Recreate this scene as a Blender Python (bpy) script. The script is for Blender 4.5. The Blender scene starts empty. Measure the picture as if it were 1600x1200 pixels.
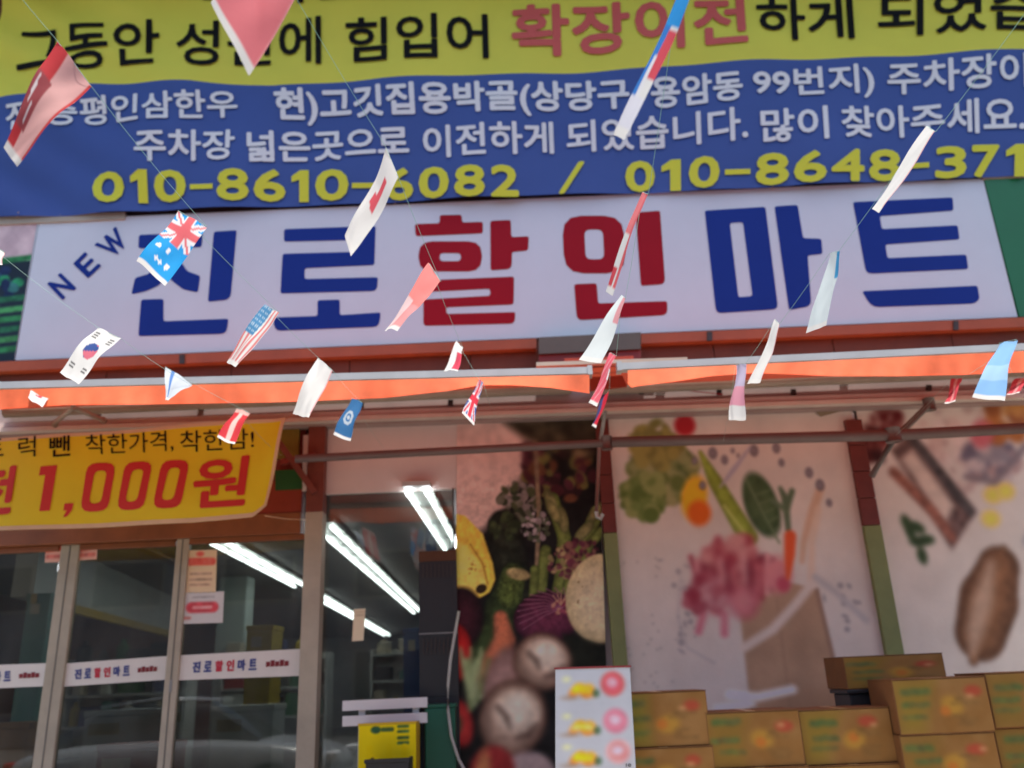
import bpy, bmesh, math, random
import numpy as np
from mathutils import Vector, Matrix
from mathutils.geometry import tessellate_polygon

random.seed(7)
RNG = np.random.default_rng(11)
SC = bpy.context.scene
COL = SC.collection

# ------------------------------------------------------------------ camera
F = 1330.0                                   # focal length in photo pixels (1600 wide)
CAMP = Vector((0, 0, 1.5))
Zc = Vector((-164, 3832, -F)).normalized()
Xc = Vector((3832, 164, 0)).normalized()
Yc = Zc.cross(Xc).normalized()
cam_d = bpy.data.cameras.new("camera")
cam_d.sensor_width = 36.0
cam_d.lens = F / 1600 * 36.0
cam_d.clip_start = 0.05
cam_d.clip_end = 500
cam_d.dof.use_dof = True
cam_d.dof.focus_distance = 3.6
cam_d.dof.aperture_fstop = 1.5
cam = bpy.data.objects.new("camera", cam_d)
COL.objects.link(cam)
cam.matrix_world = Matrix.Translation(CAMP) @ Matrix((Xc, Yc, Zc)).to_4x4()
SC.camera = cam

# ------------------------------------------------------------------ sky, sun, exposure
S = Vector((0.10, -0.17, 0.98)).normalized()  # towards the sun: high noon; an unseen eave, added for this, shades the signs
w = bpy.data.worlds.new("World"); SC.world = w; w.use_nodes = True
nt = w.node_tree
bg = nt.nodes["Background"]
sky = nt.nodes.new("ShaderNodeTexSky")
sky.sky_type = 'NISHITA'; sky.sun_disc = False
sky.sun_elevation = math.asin(S.z)
sky.sun_rotation = math.atan2(S.x, S.y)
sky.air_density = 1.0; sky.dust_density = 2.5; sky.ozone_density = 1.0
nt.links.new(sky.outputs[0], bg.inputs[0]); bg.inputs[1].default_value = 0.115
sl = bpy.data.lights.new("sun", 'SUN'); sl.energy = 4.6; sl.angle = math.radians(0.6); sl.color = (1, .96, .9)
sun = bpy.data.objects.new("sun", sl); COL.objects.link(sun)
sun.rotation_euler = S.to_track_quat('Z', 'Y').to_euler(); sun.location = (3, 0, 12)
SC.view_settings.view_transform = 'Standard'; SC.view_settings.look = 'None'
SC.view_settings.exposure = 1.0; SC.view_settings.gamma = 1
SC.cycles.use_denoising = True
SC.cycles.max_bounces = 8; SC.cycles.transparent_max_bounces = 12

# ------------------------------------------------------------------ helpers
def lin1(c):
    c = c / 255.0
    return c / 12.92 if c <= .04045 else ((c + .055) / 1.055) ** 2.4
def rgb(r, g, b): return (lin1(r), lin1(g), lin1(b))

def ray(px, py):
    d = Vector(((px - 800) / F, (600 - py) / F, -1))
    return Vector((Xc.dot(d), Yc.dot(d), Zc.dot(d)))
def P(px, py, Y):
    """point of the vertical plane y=Y seen at photo pixel (px,py)"""
    d = ray(px, py)
    return CAMP + d * ((Y - CAMP.y) / d.y)
def PZ(px, py, Z):
    d = ray(px, py)
    return CAMP + d * ((Z - CAMP.z) / d.z)

MATS = {}
def mat(name, col, rough=.6, var=.0, scale=6., metal=0., bump=0., spec=.5, bscale=None, dirt=None):
    if name in MATS: return MATS[name]
    m = bpy.data.materials.new(name); m.use_nodes = True
    n = m.node_tree.nodes; l = m.node_tree.links
    b = n["Principled BSDF"]
    b.inputs["Base Color"].default_value = (*col, 1)
    b.inputs["Roughness"].default_value = rough
    b.inputs["Metallic"].default_value = metal
    b.inputs["Specular IOR Level"].default_value = spec
    if var or bump or dirt:
        tc = n.new("ShaderNodeTexCoord")
    if var:
        nz = n.new("ShaderNodeTexNoise"); nz.inputs["Scale"].default_value = scale
        nz.inputs["Detail"].default_value = 6; nz.inputs["Roughness"].default_value = .65
        l.new(tc.outputs["Object"], nz.inputs["Vector"])
        rp = n.new("ShaderNodeValToRGB")
        rp.color_ramp.elements[0].position = .3; rp.color_ramp.elements[1].position = .7
        dk = dirt or [c * (1 - var) for c in col]
        rp.color_ramp.elements[0].color = (*dk, 1)
        rp.color_ramp.elements[1].color = (*[min(1, c * (1 + var * .5)) for c in col], 1)
        l.new(nz.outputs["Fac"], rp.inputs["Fac"]); l.new(rp.outputs["Color"], b.inputs["Base Color"])
    if bump:
        nb = n.new("ShaderNodeTexNoise"); nb.inputs["Scale"].default_value = bscale or scale * 6
        nb.inputs["Detail"].default_value = 4
        l.new(tc.outputs["Object"], nb.inputs["Vector"])
        bp = n.new("ShaderNodeBump"); bp.inputs["Strength"].default_value = bump; bp.inputs["Distance"].default_value = .01
        l.new(nb.outputs["Fac"], bp.inputs["Height"]); l.new(bp.outputs["Normal"], b.inputs["Normal"])
    MATS[name] = m
    return m

def mat_print(name, rough=.45, trans=0., bump=.15, bscale=40):
    """printed surface: colour comes from the print stored on the mesh"""
    if name in MATS: return MATS[name]
    m = bpy.data.materials.new(name); m.use_nodes = True
    n = m.node_tree.nodes; l = m.node_tree.links
    b = n["Principled BSDF"]; b.inputs["Roughness"].default_value = rough; b.inputs["Specular IOR Level"].default_value = .12
    a = n.new("ShaderNodeAttribute"); a.attribute_name = "print"
    tc = n.new("ShaderNodeTexCoord")
    nz = n.new("ShaderNodeTexNoise"); nz.inputs["Scale"].default_value = 3.; nz.inputs["Detail"].default_value = 8
    l.new(tc.outputs["Object"], nz.inputs["Vector"])
    mr = n.new("ShaderNodeMapRange"); mr.inputs[1].default_value = .3; mr.inputs[2].default_value = .7
    mr.inputs[3].default_value = .9; mr.inputs[4].default_value = 1.05
    l.new(nz.outputs["Fac"], mr.inputs[0])
    mx = n.new("ShaderNodeVectorMath"); mx.operation = 'SCALE'
    l.new(a.outputs["Color"], mx.inputs[0]); l.new(mr.outputs[0], mx.inputs["Scale"])
    l.new(mx.outputs[0], b.inputs["Base Color"])
    if bump:
        nb = n.new("ShaderNodeTexNoise"); nb.inputs["Scale"].default_value = bscale; nb.inputs["Detail"].default_value = 3
        l.new(tc.outputs["Object"], nb.inputs["Vector"])
        bp = n.new("ShaderNodeBump"); bp.inputs["Strength"].default_value = bump; bp.inputs["Distance"].default_value = .01
        l.new(nb.outputs["Fac"], bp.inputs["Height"]); l.new(bp.outputs["Normal"], b.inputs["Normal"])
    if trans:
        t = n.new("ShaderNodeBsdfTranslucent"); l.new(mx.outputs[0], t.inputs["Color"])
        ms = n.new("ShaderNodeMixShader"); ms.inputs[0].default_value = trans
        l.new(b.outputs[0], ms.inputs[1]); l.new(t.outputs[0], ms.inputs[2])
        l.new(ms.outputs[0], n["Material Output"].inputs["Surface"])
    MATS[name] = m
    return m

def mat_cloth(name, col, trans=.4, rough=.7, var=.08, scale=3., weave=120.):
    if name in MATS: return MATS[name]
    m = mat(name, col, rough, var, scale, bump=.12, bscale=weave)
    n = m.node_tree.nodes; l = m.node_tree.links
    t = n.new("ShaderNodeBsdfTranslucent"); t.inputs["Color"].default_value = (*col, 1)
    ms = n.new("ShaderNodeMixShader"); ms.inputs[0].default_value = trans
    l.new(n["Principled BSDF"].outputs[0], ms.inputs[1]); l.new(t.outputs[0], ms.inputs[2])
    l.new(ms.outputs[0], n["Material Output"].inputs["Surface"])
    return m

def mat_glass(name, tint, refl=1.0):
    m = bpy.data.materials.new(name); m.use_nodes = True
    n = m.node_tree.nodes; l = m.node_tree.links
    n.remove(n["Principled BSDF"])
    t = n.new("ShaderNodeBsdfTransparent"); t.inputs[0].default_value = (*tint, 1)
    g = n.new("ShaderNodeBsdfGlossy"); g.inputs["Roughness"].default_value = .02
    g.inputs["Color"].default_value = (refl, refl, refl, 1)
    fr = n.new("ShaderNodeFresnel"); fr.inputs[0].default_value = 1.7
    ms = n.new("ShaderNodeMixShader")
    l.new(fr.outputs[0], ms.inputs[0]); l.new(t.outputs[0], ms.inputs[1]); l.new(g.outputs[0], ms.inputs[2])
    df = n.new("ShaderNodeBsdfDiffuse"); df.inputs[0].default_value = (.6, .58, .54, 1)   # dust and smears; the grey also adds a haze lifting the dark panes
    tc = n.new("ShaderNodeTexCoord"); mp = n.new("ShaderNodeMapping"); mp.inputs["Scale"].default_value = (3, 3, .8)
    nz = n.new("ShaderNodeTexNoise"); nz.inputs["Scale"].default_value = 1.6; nz.inputs["Detail"].default_value = 7
    mr = n.new("ShaderNodeMapRange"); mr.inputs[1].default_value = .35; mr.inputs[2].default_value = .75; mr.inputs[3].default_value = .012; mr.inputs[4].default_value = .06
    l.new(tc.outputs["Object"], mp.inputs[0]); l.new(mp.outputs[0], nz.inputs["Vector"]); l.new(nz.outputs["Fac"], mr.inputs[0])
    m2 = n.new("ShaderNodeMixShader"); l.new(mr.outputs[0], m2.inputs[0]); l.new(ms.outputs[0], m2.inputs[1]); l.new(df.outputs[0], m2.inputs[2])
    l.new(m2.outputs[0], n["Material Output"].inputs["Surface"])
    MATS[name] = m
    return m

def mat_emit(name, col, st):
    m = bpy.data.materials.new(name); m.use_nodes = True
    b = m.node_tree.nodes["Principled BSDF"]
    b.inputs["Base Color"].default_value = (*col, 1)
    b.inputs["Emission Color"].default_value = (*col, 1)
    b.inputs["Emission Strength"].default_value = st
    MATS[name] = m
    return m

ORG = {}
def thing(name, label, cat, loc, group=None):
    o = bpy.data.objects.new(name, None); o.empty_display_size = .1
    COL.objects.link(o); o.location = loc; ORG[o] = Vector(loc)
    o["label"] = label; o["category"] = cat
    if group: o["group"] = group
    return o

def part(name, geo, m, parent=None, smooth=False, label=None, org=None):
    """geo = (verts, faces[, material indices]) in world space; the origin follows the parent thing"""
    vs, fs = geo[0], geo[1]
    if parent is not None: o0 = ORG[parent]
    elif org is not None: o0 = Vector(org)
    else:
        xs = [Vector(v) for v in vs]
        o0 = Vector((sum(v.x for v in xs) / len(xs), sum(v.y for v in xs) / len(xs), min(v.z for v in xs)))
    me = bpy.data.meshes.new(name)
    me.from_pydata([tuple(Vector(v) - o0) for v in vs], [], fs)
    ms = m if isinstance(m, (list, tuple)) else [m]
    for k in ms: me.materials.append(k)
    if len(geo) > 2 and geo[2] is not None: me.polygons.foreach_set("material_index", geo[2])
    if smooth: me.polygons.foreach_set("use_smooth", [True] * len(me.polygons))
    me.update()
    o = bpy.data.objects.new(name, me); COL.objects.link(o); ORG[o] = o0
    if parent is not None: o.parent = parent
    else: o.location = o0
    if label: o["label"] = label
    return o

def tag(o, label, cat, group=None, kind=None):
    if label: o["label"] = label
    if cat: o["category"] = cat
    if group: o["group"] = group
    if kind: o["kind"] = kind
    return o
def struct(name, geo, m, smooth=False):
    o = part(name, geo, m, None, smooth); o["kind"] = "structure"; return o

def join(*gs):
    V, Fc, M = [], [], []
    for g in gs:
        k = len(V); V += list(g[0]); Fc += [tuple(i + k for i in f) for f in g[1]]
        M += list(g[2]) if len(g) > 2 and g[2] is not None else [0] * len(g[1])
    return V, Fc, M

BF = [(0, 1, 2, 3), (7, 6, 5, 4), (0, 4, 5, 1), (1, 5, 6, 2), (2, 6, 7, 3), (3, 7, 4, 0)]
def box(x0, x1, y0, y1, z0, z1, bev=0.):
    if bev:
        bm = bmesh.new(); bmesh.ops.create_cube(bm, size=1)
        for v in bm.verts:
            v.co = ((x0 + x1) / 2 + v.co.x * (x1 - x0), (y0 + y1) / 2 + v.co.y * (y1 - y0), (z0 + z1) / 2 + v.co.z * (z1 - z0))
        bmesh.ops.bevel(bm, geom=bm.edges[:], offset=bev, segments=2, affect='EDGES', profile=.5)
        bm.normal_update()
        V = [v.co.copy() for v in bm.verts]; bm.verts.index_update()
        Fc = [tuple(v.index for v in f.verts) for f in bm.faces]; bm.free()
        return V, Fc
    v = [(x0, y0, z0), (x1, y0, z0), (x1, y0, z1), (x0, y0, z1), (x0, y1, z0), (x1, y1, z0), (x1, y1, z1), (x0, y1, z1)]
    return [Vector(a) for a in v], [(0, 1, 2, 3), (7, 6, 5, 4), (1, 0, 4, 5), (2, 1, 5, 6), (3, 2, 6, 7), (0, 3, 7, 4)]

def wr(x0, y0, x1, y1, Y):
    """world rectangle (x0,x1,z0,z1) on plane Y under the upright photo rectangle; corners averaged"""
    a, b, c, d = P(x0, y0, Y), P(x1, y0, Y), P(x1, y1, Y), P(x0, y1, Y)
    return (a.x + d.x) / 2, (b.x + c.x) / 2, (c.z + d.z) / 2, (a.z + b.z) / 2

def slab(q, Y, dep):
    """q = TL,TR,BR,BL photo pixels on plane Y, thickened away from the camera by dep"""
    a = [P(*p, Y) for p in (q[3], q[2], q[1], q[0])]
    v = a + [p + Vector((0, dep, 0)) for p in a]
    return v, [(0, 1, 2, 3), (7, 6, 5, 4), (1, 0, 4, 5), (2, 1, 5, 6), (3, 2, 6, 7), (0, 3, 7, 4)]

def tube(pts, r, n=8, cap=True):
    pts = [Vector(p) for p in pts]; V, Fc = [], []
    for i, p in enumerate(pts):
        t = (pts[min(i + 1, len(pts) - 1)] - pts[max(i - 1, 0)]).normalized()
        u = t.cross(Vector((0, 0, 1)))
        if u.length < 1e-3: u = t.cross(Vector((0, 1, 0)))
        u.normalize(); w_ = t.cross(u)
        rr = r[i] if isinstance(r, (list, tuple)) else r
        for k in range(n):
            a = 2 * math.pi * k / n
            V.append(p + u * math.cos(a) * rr + w_ * math.sin(a) * rr)
    for i in range(len(pts) - 1):
        for k in range(n):
            Fc.append((i * n + k, i * n + (k + 1) % n, (i + 1) * n + (k + 1) % n, (i + 1) * n + k))
    if cap:
        Fc.append(tuple(range(n))); Fc.append(tuple(range((len(pts) - 1) * n, len(pts) * n))[::-1])
    return V, Fc

def bar(p0, p1, w_, h, up=Vector((0, 0, 1))):
    """rectangular bar between two points"""
    p0, p1 = Vector(p0), Vector(p1); t = (p1 - p0).normalized()
    s = t.cross(up).normalized(); u = s.cross(t)
    v = [p + s * a * w_ / 2 + u * b * h / 2 for p in (p0, p1) for a, b in ((-1, -1), (1, -1), (1, 1), (-1, 1))]
    return v, [(0, 3, 2, 1), (4, 5, 6, 7), (0, 1, 5, 4), (1, 2, 6, 5), (2, 3, 7, 6), (3, 0, 4, 7)]

# ------------------------------------------------------------------ lettering
_font_cache = {}
def text2d(s, bold=.02, res=3, space=1.0):
    key = (s, bold, res, space)
    if key in _font_cache: return _font_cache[key]
    c = bpy.data.curves.new("t", 'FONT'); c.body = s; c.offset = bold; c.resolution_u = res; c.space_character = space
    o = bpy.data.objects.new("t", c); COL.objects.link(o)
    me = bpy.data.meshes.new_from_object(o.evaluated_get(bpy.context.evaluated_depsgraph_get()))
    v = np.array([x.co[:2] for x in me.vertices]); fs = [tuple(p.vertices) for p in me.polygons]
    bpy.data.objects.remove(o); bpy.data.curves.remove(c); bpy.data.meshes.remove(me)
    v = (v - v.min(0)) / (v.max(0) - v.min(0))
    _font_cache[key] = (v, fs)
    return v, fs

def letters(s, q, surf, bold=.02, res=3, space=1.0, skew=0., sub=0):
    """text stretched over the photo quad q (TL,TR,BR,BL) lying on surf(px,py)->point"""
    v, fs = text2d(s, 0., res, space)
    if sub:
        bm = bmesh.new(); vv = [bm.verts.new((a, b, 0)) for a, b in v]
        for f in fs:
            try: bm.faces.new([vv[i] for i in f])
            except ValueError: pass
        bmesh.ops.triangulate(bm, faces=bm.faces[:])
        for _ in range(4):
            es = [e for e in bm.edges if abs(e.verts[0].co.x - e.verts[1].co.x) > sub]
            if not es: break
            bmesh.ops.subdivide_edges(bm, edges=es, cuts=1)
            bmesh.ops.triangulate(bm, faces=bm.faces[:])
        bm.verts.index_update()
        v = [(a.co.x, a.co.y) for a in bm.verts]; fs = [tuple(x.index for x in f.verts) for f in bm.faces]; bm.free()
    (ax, ay), (bx_, by), (cx, cy), (dx, dy) = q
    # heavier strokes: the glyph repeated around itself, each copy a hair in front of the last
    hpx = math.hypot(ax - dx, ay - dy); wpx = math.hypot(bx_ - ax, by - ay)
    offs = [(0, 0)] + ([(math.cos(k * math.pi / 4), math.sin(k * math.pi / 4)) for k in range(8)] if bold > 0 else [])
    v0 = v; f0 = fs; v = []; fs = []
    for k, (ox, oy) in enumerate(offs):
        n0 = len(v)
        bx2, by2 = bold * hpx / wpx, bold
        v += [((a * (1 - 2 * bx2) + bx2 + ox * bx2), (b * (1 - 2 * by2) + by2 + oy * by2), k) for a, b in v0]
        fs = fs + [tuple(i + n0 for i in f) for f in f0]
    out = []
    for u, t, lay in v:
        u2 = u + skew * (t - .5)
        x = (dx + (cx - dx) * u2) * (1 - t) + (ax + (bx_ - ax) * u2) * t
        y = (dy + (cy - dy) * u2) * (1 - t) + (ay + (by - ay) * u2) * t
        p = surf(x, y); p.y -= lay * .0003
        out.append(p)
    return out, fs

def rounded(poly, r=4., n=3):
    out = []; k = len(poly)
    for i in range(k):
        p = Vector(poly[i][:2]); a = Vector(poly[i - 1][:2]); b = Vector(poly[(i + 1) % k][:2])
        rr = poly[i][2] if len(poly[i]) > 2 else r
        da, db = (a - p), (b - p)
        rr = min(rr, da.length * .45, db.length * .45)
        p0, p1 = p + da.normalized() * rr, p + db.normalized() * rr
        for j in range(n + 1):
            t = j / n
            out.append(tuple(p0 * (1 - t) ** 2 + p * 2 * t * (1 - t) + p1 * t * t))
    return out
def poly_geo(loops, surf):
    flat = [p for lp in loops for p in lp]
    tri = tessellate_polygon([[Vector((x, y, 0)) for x, y in lp] for lp in loops])
    return [surf(x, y) for x, y in flat], [tuple(t) for t in tri]

# ------------------------------------------------------------------ printed pictures
class Canvas:
    """a print, painted in photo coordinates on a grid of points; soft-edged shapes"""
    PAPER = np.array([lin1(180), lin1(166), lin1(154)])
    def __init__(s, x0, y0, x1, y1, step):
        s.nx = int(round((x1 - x0) / step)) + 1; s.ny = int(round((y1 - y0) / step)) + 1
        s.X, s.Y = np.meshgrid(np.linspace(x0, x1, s.nx), np.linspace(y0, y1, s.ny))
        s.C = np.zeros((s.ny, s.nx, 3))
    def noise(s, sc, seed=0, oct=4):
        r = np.random.default_rng(seed); out = np.zeros_like(s.X); a = 1; tot = 0
        for o in range(oct):
            g = r.random((64, 64)); u = s.X / sc * 2 ** o; v = s.Y / sc * 2 ** o
            i = np.floor(u).astype(int); j = np.floor(v).astype(int); fu = u - i; fv = v - j
            fu = fu * fu * (3 - 2 * fu); fv = fv * fv * (3 - 2 * fv)
            h = lambda a_, b_: g[b_ % 64, a_ % 64]
            out += a * ((h(i, j) * (1 - fu) + h(i + 1, j) * fu) * (1 - fv) + (h(i, j + 1) * (1 - fu) + h(i + 1, j + 1) * fu) * fv)
            tot += a; a *= .5
        return out / tot
    def put(s, mask, col):
        mask = np.clip(mask, 0, 1)[..., None]
        s.C = s.C * (1 - mask) + np.asarray(col, float) * mask
    def fill(s, col): s.C[:] = col
    def ell(s, cx, cy, rx, ry, ang, col, soft=2., tex=0, seed=1, edge=None, tsc=12):
        a = math.radians(ang); dx, dy = s.X - cx, s.Y - cy
        u = (dx * math.cos(a) + dy * math.sin(a)) / rx; v = (-dx * math.sin(a) + dy * math.cos(a)) / ry
        d = np.sqrt(u * u + v * v)
        m = (1 - d) * min(rx, ry) / soft + .5
        c = np.array(col, float) * np.ones_like(s.C)
        if edge is not None:
            t = np.clip(d, 0, 1)[..., None] ** 2.5
            c = c * (1 - t) + np.array(edge, float) * t
        if tex: c = c * (1 + tex * (s.noise(tsc, seed)[..., None] * 2 - 1))
        s.put(m, c)
    def stroke(s, pts, wd, col, soft=2., tex=0, seed=2, edge=None, tsc=8):
        best = np.full(s.X.shape, 1e9); bt = np.zeros_like(s.X); n = len(pts) - 1
        for i in range(n):
            (x0, y0), (x1, y1) = pts[i], pts[i + 1]
            vx, vy = x1 - x0, y1 - y0; L = vx * vx + vy * vy + 1e-6
            t = np.clip(((s.X - x0) * vx + (s.Y - y0) * vy) / L, 0, 1)
            w0 = wd if not isinstance(wd, (list, tuple)) else wd[i] * (1 - t) + wd[i + 1] * t
            d = np.hypot(s.X - x0 - vx * t, s.Y - y0 - vy * t) - w0 / 2
            bt = np.where(d < best, d / (w0 / 2 + 1e-6) + 1, bt); best = np.minimum(best, d)
        c = np.array(col, float) * np.ones_like(s.C)
        if edge is not None:
            t = np.clip(bt, 0, 1)[..., None] ** 2
            c = c * (1 - t) + np.array(edge, float) * t
        if tex: c = c * (1 + tex * (s.noise(tsc, seed)[..., None] * 2 - 1))
        s.put(.5 - best / soft, c)
    def poly(s, pts, col, soft=2., tex=0, seed=3, tsc=10):
        ins = np.zeros(s.X.shape, bool); best = np.full(s.X.shape, 1e9)
        for i in range(len(pts)):
            (x0, y0), (x1, y1) = pts[i - 1], pts[i]
            c = ((y0 > s.Y) != (y1 > s.Y)) & (s.X < (x1 - x0) * (s.Y - y0) / (y1 - y0 + 1e-9) + x0)
            ins ^= c
            vx, vy = x1 - x0, y1 - y0; t = np.clip(((s.X - x0) * vx + (s.Y - y0) * vy) / (vx * vx + vy * vy + 1e-6), 0, 1)
            best = np.minimum(best, np.hypot(s.X - x0 - vx * t, s.Y - y0 - vy * t))
        sd = np.where(ins, -best, best)
        cc = np.array(col, float) * np.ones_like(s.C)
        if tex: cc = cc * (1 + tex * (s.noise(tsc, seed)[..., None] * 2 - 1))
        s.put(.5 - sd / soft, cc)
    def blur(s, r, mask=1., it=2):
        """out-of-focus parts of the printed photographs"""
        B = s.C.copy()
        for _ in range(it):
            for ax in (0, 1):
                pad = [(0, 0)] * 3; pad[ax] = (r, r)
                q = np.cumsum(np.pad(B, pad, mode='edge'), axis=ax)
                q = np.concatenate([np.zeros_like(np.take(q, [0], ax)), q], ax); n = B.shape[ax]
                B = (np.take(q, range(2 * r + 1, 2 * r + 1 + n), ax) - np.take(q, range(0, n), ax)) / (2 * r + 1)
        m = np.asarray(mask, float) * np.ones_like(s.X); s.C = s.C * (1 - m[..., None]) + B * m[..., None]
    def albedo(s):
        c = np.clip(s.C, 0, 255) / 255.
        c = np.where(c <= .04045, c / 12.92, ((c + .055) / 1.055) ** 2.4)
        return np.clip(c / s.PAPER * np.array([.78, .735, .665]), .004, .88)
    def build(s, name, surf, m, parent=None, back=0.0, raw=False):
        nx, ny = s.nx, s.ny
        V = [surf(a, b) for a, b in zip(s.X.ravel(), s.Y.ravel())]
        idx = np.arange(nx * ny).reshape(ny, nx)
        fs = np.stack([idx[1:, :-1], idx[1:, 1:], idx[:-1, 1:], idx[:-1, :-1]], -1).reshape(-1, 4).tolist()
        o = part(name, (V, fs), m, parent)
        at = o.data.attributes.new("print", 'FLOAT_COLOR', 'POINT')
        c = np.ones((ny * nx, 4)); c[:, :3] = s.albedo().reshape(-1, 3)
        at.data.foreach_set("color", c.ravel().astype(np.float32))
        return o

def plane(Y): return lambda x, y: P(x, y, Y)

# ------------------------------------------------------------------ materials
white_vinyl = mat("white_sign_vinyl", (.665, .725, .80), .4, .05, 1.2)
blue_ink = mat("blue_ink", rgb(24, 54, 142), .6, .06, 2, spec=.15)
red_ink = mat("red_ink", rgb(160, 16, 36), .6, .06, 2, spec=.15)
black_ink = mat("black_ink", rgb(20, 23, 25), .7, spec=.1)
green_vinyl = mat("green_sign_vinyl", rgb(22, 112, 66), .35, .08, 1.5)
cream_metal = mat("cream_painted_metal", rgb(176, 166, 148), .45, .18, 3, bump=.05)
brown_metal = mat("brown_sign_frame", rgb(170, 84, 48), .5, .22, 2.5, bump=.08)
dark_brown = mat("dark_brown_panel", rgb(112, 52, 26), .6, .3, 2, bump=.15)
maroon = mat("maroon_paint", rgb(126, 46, 42), .5, .2, 3)
steel = mat("grey_steel", (.32, .31, .3), .4, .15, 6, metal=.6)
alum = mat("awning_aluminium", (.50, .49, .47), .42, .12, 4, metal=.25)
dark_metal = mat("dark_bronze_metal", (.05, .035, .03), .5, .2, 4)
orange_cloth = mat_cloth("orange_awning_cloth", rgb(242, 114, 68), .45, .8, .25, 5, 70)
hem_orange = mat_cloth("orange_hem_cloth", rgb(236, 108, 62), .4, .8, .2, 2.5, 120)
red_cloth = mat_cloth("red_awning_cloth", rgb(170, 66, 44), .2, .75, .1, 1.5, 90)
banner_yellow = mat_cloth("yellow_banner_cloth", rgb(238, 236, 84), .15, .65, .06, 1.0, 160)
banner_blue = mat_cloth("blue_banner_cloth", rgb(60, 92, 168), .15, .65, .08, 1.0, 160)
banner_gold = mat_cloth("gold_banner_cloth", rgb(252, 230, 40), .3, .6, .08, 1.2, 120)
hem_mat = mat_cloth("pale_banner_hem", rgb(232, 206, 170), .3, .7, .1, 5)
ink_white = mat("banner_white_ink", (.78, .8, .82), .7)
ink_yellow = mat("banner_yellow_ink", rgb(216, 216, 46), .6)
ink_red = mat("banner_red_ink", rgb(206, 88, 80), .6)
ink_red2 = mat("gold_banner_red_ink", rgb(200, 44, 36), .6)
picture = mat_print("glossy_picture_print", .55)
flag_print = mat_print("thin_flag_cloth", .8, .45, .1, 25)
board_print = mat_print("price_board_print", .5)
carton_print = mat_print("carton_print", .75, 0, .2, 30)
white_board = mat("white_board", (.72, .71, .72), .5, .04, 4)
black_plastic = mat("black_plastic", (.02, .02, .022), .45)
green_plastic = mat("green_plastic", rgb(20, 92, 70), .45, .1, 4)
pink_wall = mat("pale_wall_panel", (.70, .62, .58), .45, .07, 2)
wall_mat = mat("brown_wall_render", rgb(112, 66, 54), .8, .25, 1.5, bump=.3)
glass = mat_glass("tinted_door_glass", (.52, .55, .52))
string_mat = mat_cloth("green_string", rgb(176, 208, 198), .5, .6)
tube_mat = mat_emit("lit_tube", (.90, .95, 1.0), 7.0)

# ================================================================== setting
YG = 7.4                                       # glass line of the shop front
struct("road", ([(-60, -60, 0), (60, -60, 0), (60, 3.6, 0), (-60, 3.6, 0)], [(0, 1, 2, 3)]), mat("asphalt", (.055, .055, .058), .9, .3, 3, bump=.5))
struct("pavement", box(-60, 60, 3.6, YG + .1, -.1, .13), mat("paving", (.34, .29, .235), .85, .2, 2, bump=.3))
struct("kerb", box(-60, 60, 3.45, 3.6, -.1, .14), mat("kerb_stone", (.4, .39, .37), .85, .15, 5, bump=.3))

bld = thing("mart_building", "brown market building carrying the banner and shop sign", "building", (0, YG, .13))
zt = 9.15
part("wall", box(-9, 10, YG + .02, YG + .4, P(800, 590, YG).z, zt - .2), wall_mat, bld)
part("roof", box(-9, 10, YG - .98, 32, zt - .2, zt), mat("roof_concrete", (.5, .49, .47), .85, .15, 1), bld)  # front overhang is an unseen eave, added to shade the signs
part("side_wall", box(-9, -8.7, YG + .4, 32, .13, zt), wall_mat, bld)
part("side_wall", box(9.7, 10, YG + .4, 32, .13, zt), wall_mat, bld)
part("rear_wall", box(-8.7, 9.7, 31.7, 32, .13, zt), mat("interior_wall", (.5, .5, .48), .8, .15, 1.5), bld)
ceil_z = 3.18
part("ceiling", box(-8.7, 9.7, YG + .4, 31.7, ceil_z, ceil_z + .1), mat("interior_ceiling", (.24, .22, .21), .8, .2, 1.2), bld)
part("shop_floor", box(-8.7, 9.7, YG - .05, 31.7, -.02, .14), mat("shop_floor", (.2, .19, .18), .4, .2, 2), bld)
# brown boards in the recess under the sign, one by one
xs = [-30, 165, 360, 545, 735, 930, 1120, 1310, 1500, 1690]
for a, b in zip(xs[:-1], xs[1:]):
    x0 = P(a, 570, YG - .1).x; x1 = P(b, 570, YG - .1).x
    part("board", box(x0 + .004, x1 - .004, YG - .06 - random.random() * .006, YG + .01, P(800, 612, YG).z, P(800, 535, YG).z), dark_brown, bld)
# pale panels above and beside the entrance
YW = YG - .02
def panel(name, x0, y0, x1, y1, m, Y=YW, dep=.08, par=bld, bev=.004):
    a = wr(x0, y0, x1, y1, Y)
    return part(name, box(a[0], a[1], Y, Y + dep, a[2], a[3], bev), m, par)
panel("wall_panel", 503, 654, 722, 768, pink_wall)

# ================================================================== upper banner
YB = YG - .16
BX = [-40, 0, 70, 150, 300, 430, 600, 800, 1200, 1640]
BMID = [158, 150, 140, 132, 128, 133, 123, 116, 95, 76]
BBOT = [343, 339, 337, 334, 328, 323, 316, 308, 293, 270]
def bmid(x): return float(np.interp(x, BX, BMID))
def bbot(x): return float(np.interp(x, BX, BBOT))
def bdisp(x, z):
    d = .022 * math.sin(x * 2.1 + z * .8) + .013 * math.sin(x * 5.3 - z * 2.2 + 1) + .006 * math.sin(x * 1.1 + z * 6)
    k = max(0, min(1, (-2.6 - x) / 2.2))
    return d + k * .022 * math.sin((x * 1.0 + z * 1.5) * 7)
def bsurf(off=0.):
    def f(px, py):
        p = P(px, py, YB); p.y += bdisp(p.x, p.z) - off; return p
    return f
ban = thing("vinyl_banner", "large yellow and blue relocation banner with black, white and yellow Korean lettering", "banner", P(800, 310, YB))
fs_ = bsurf(); V, Fc, Mi = [], [], []
NXB, NYB = 320, 60
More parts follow.
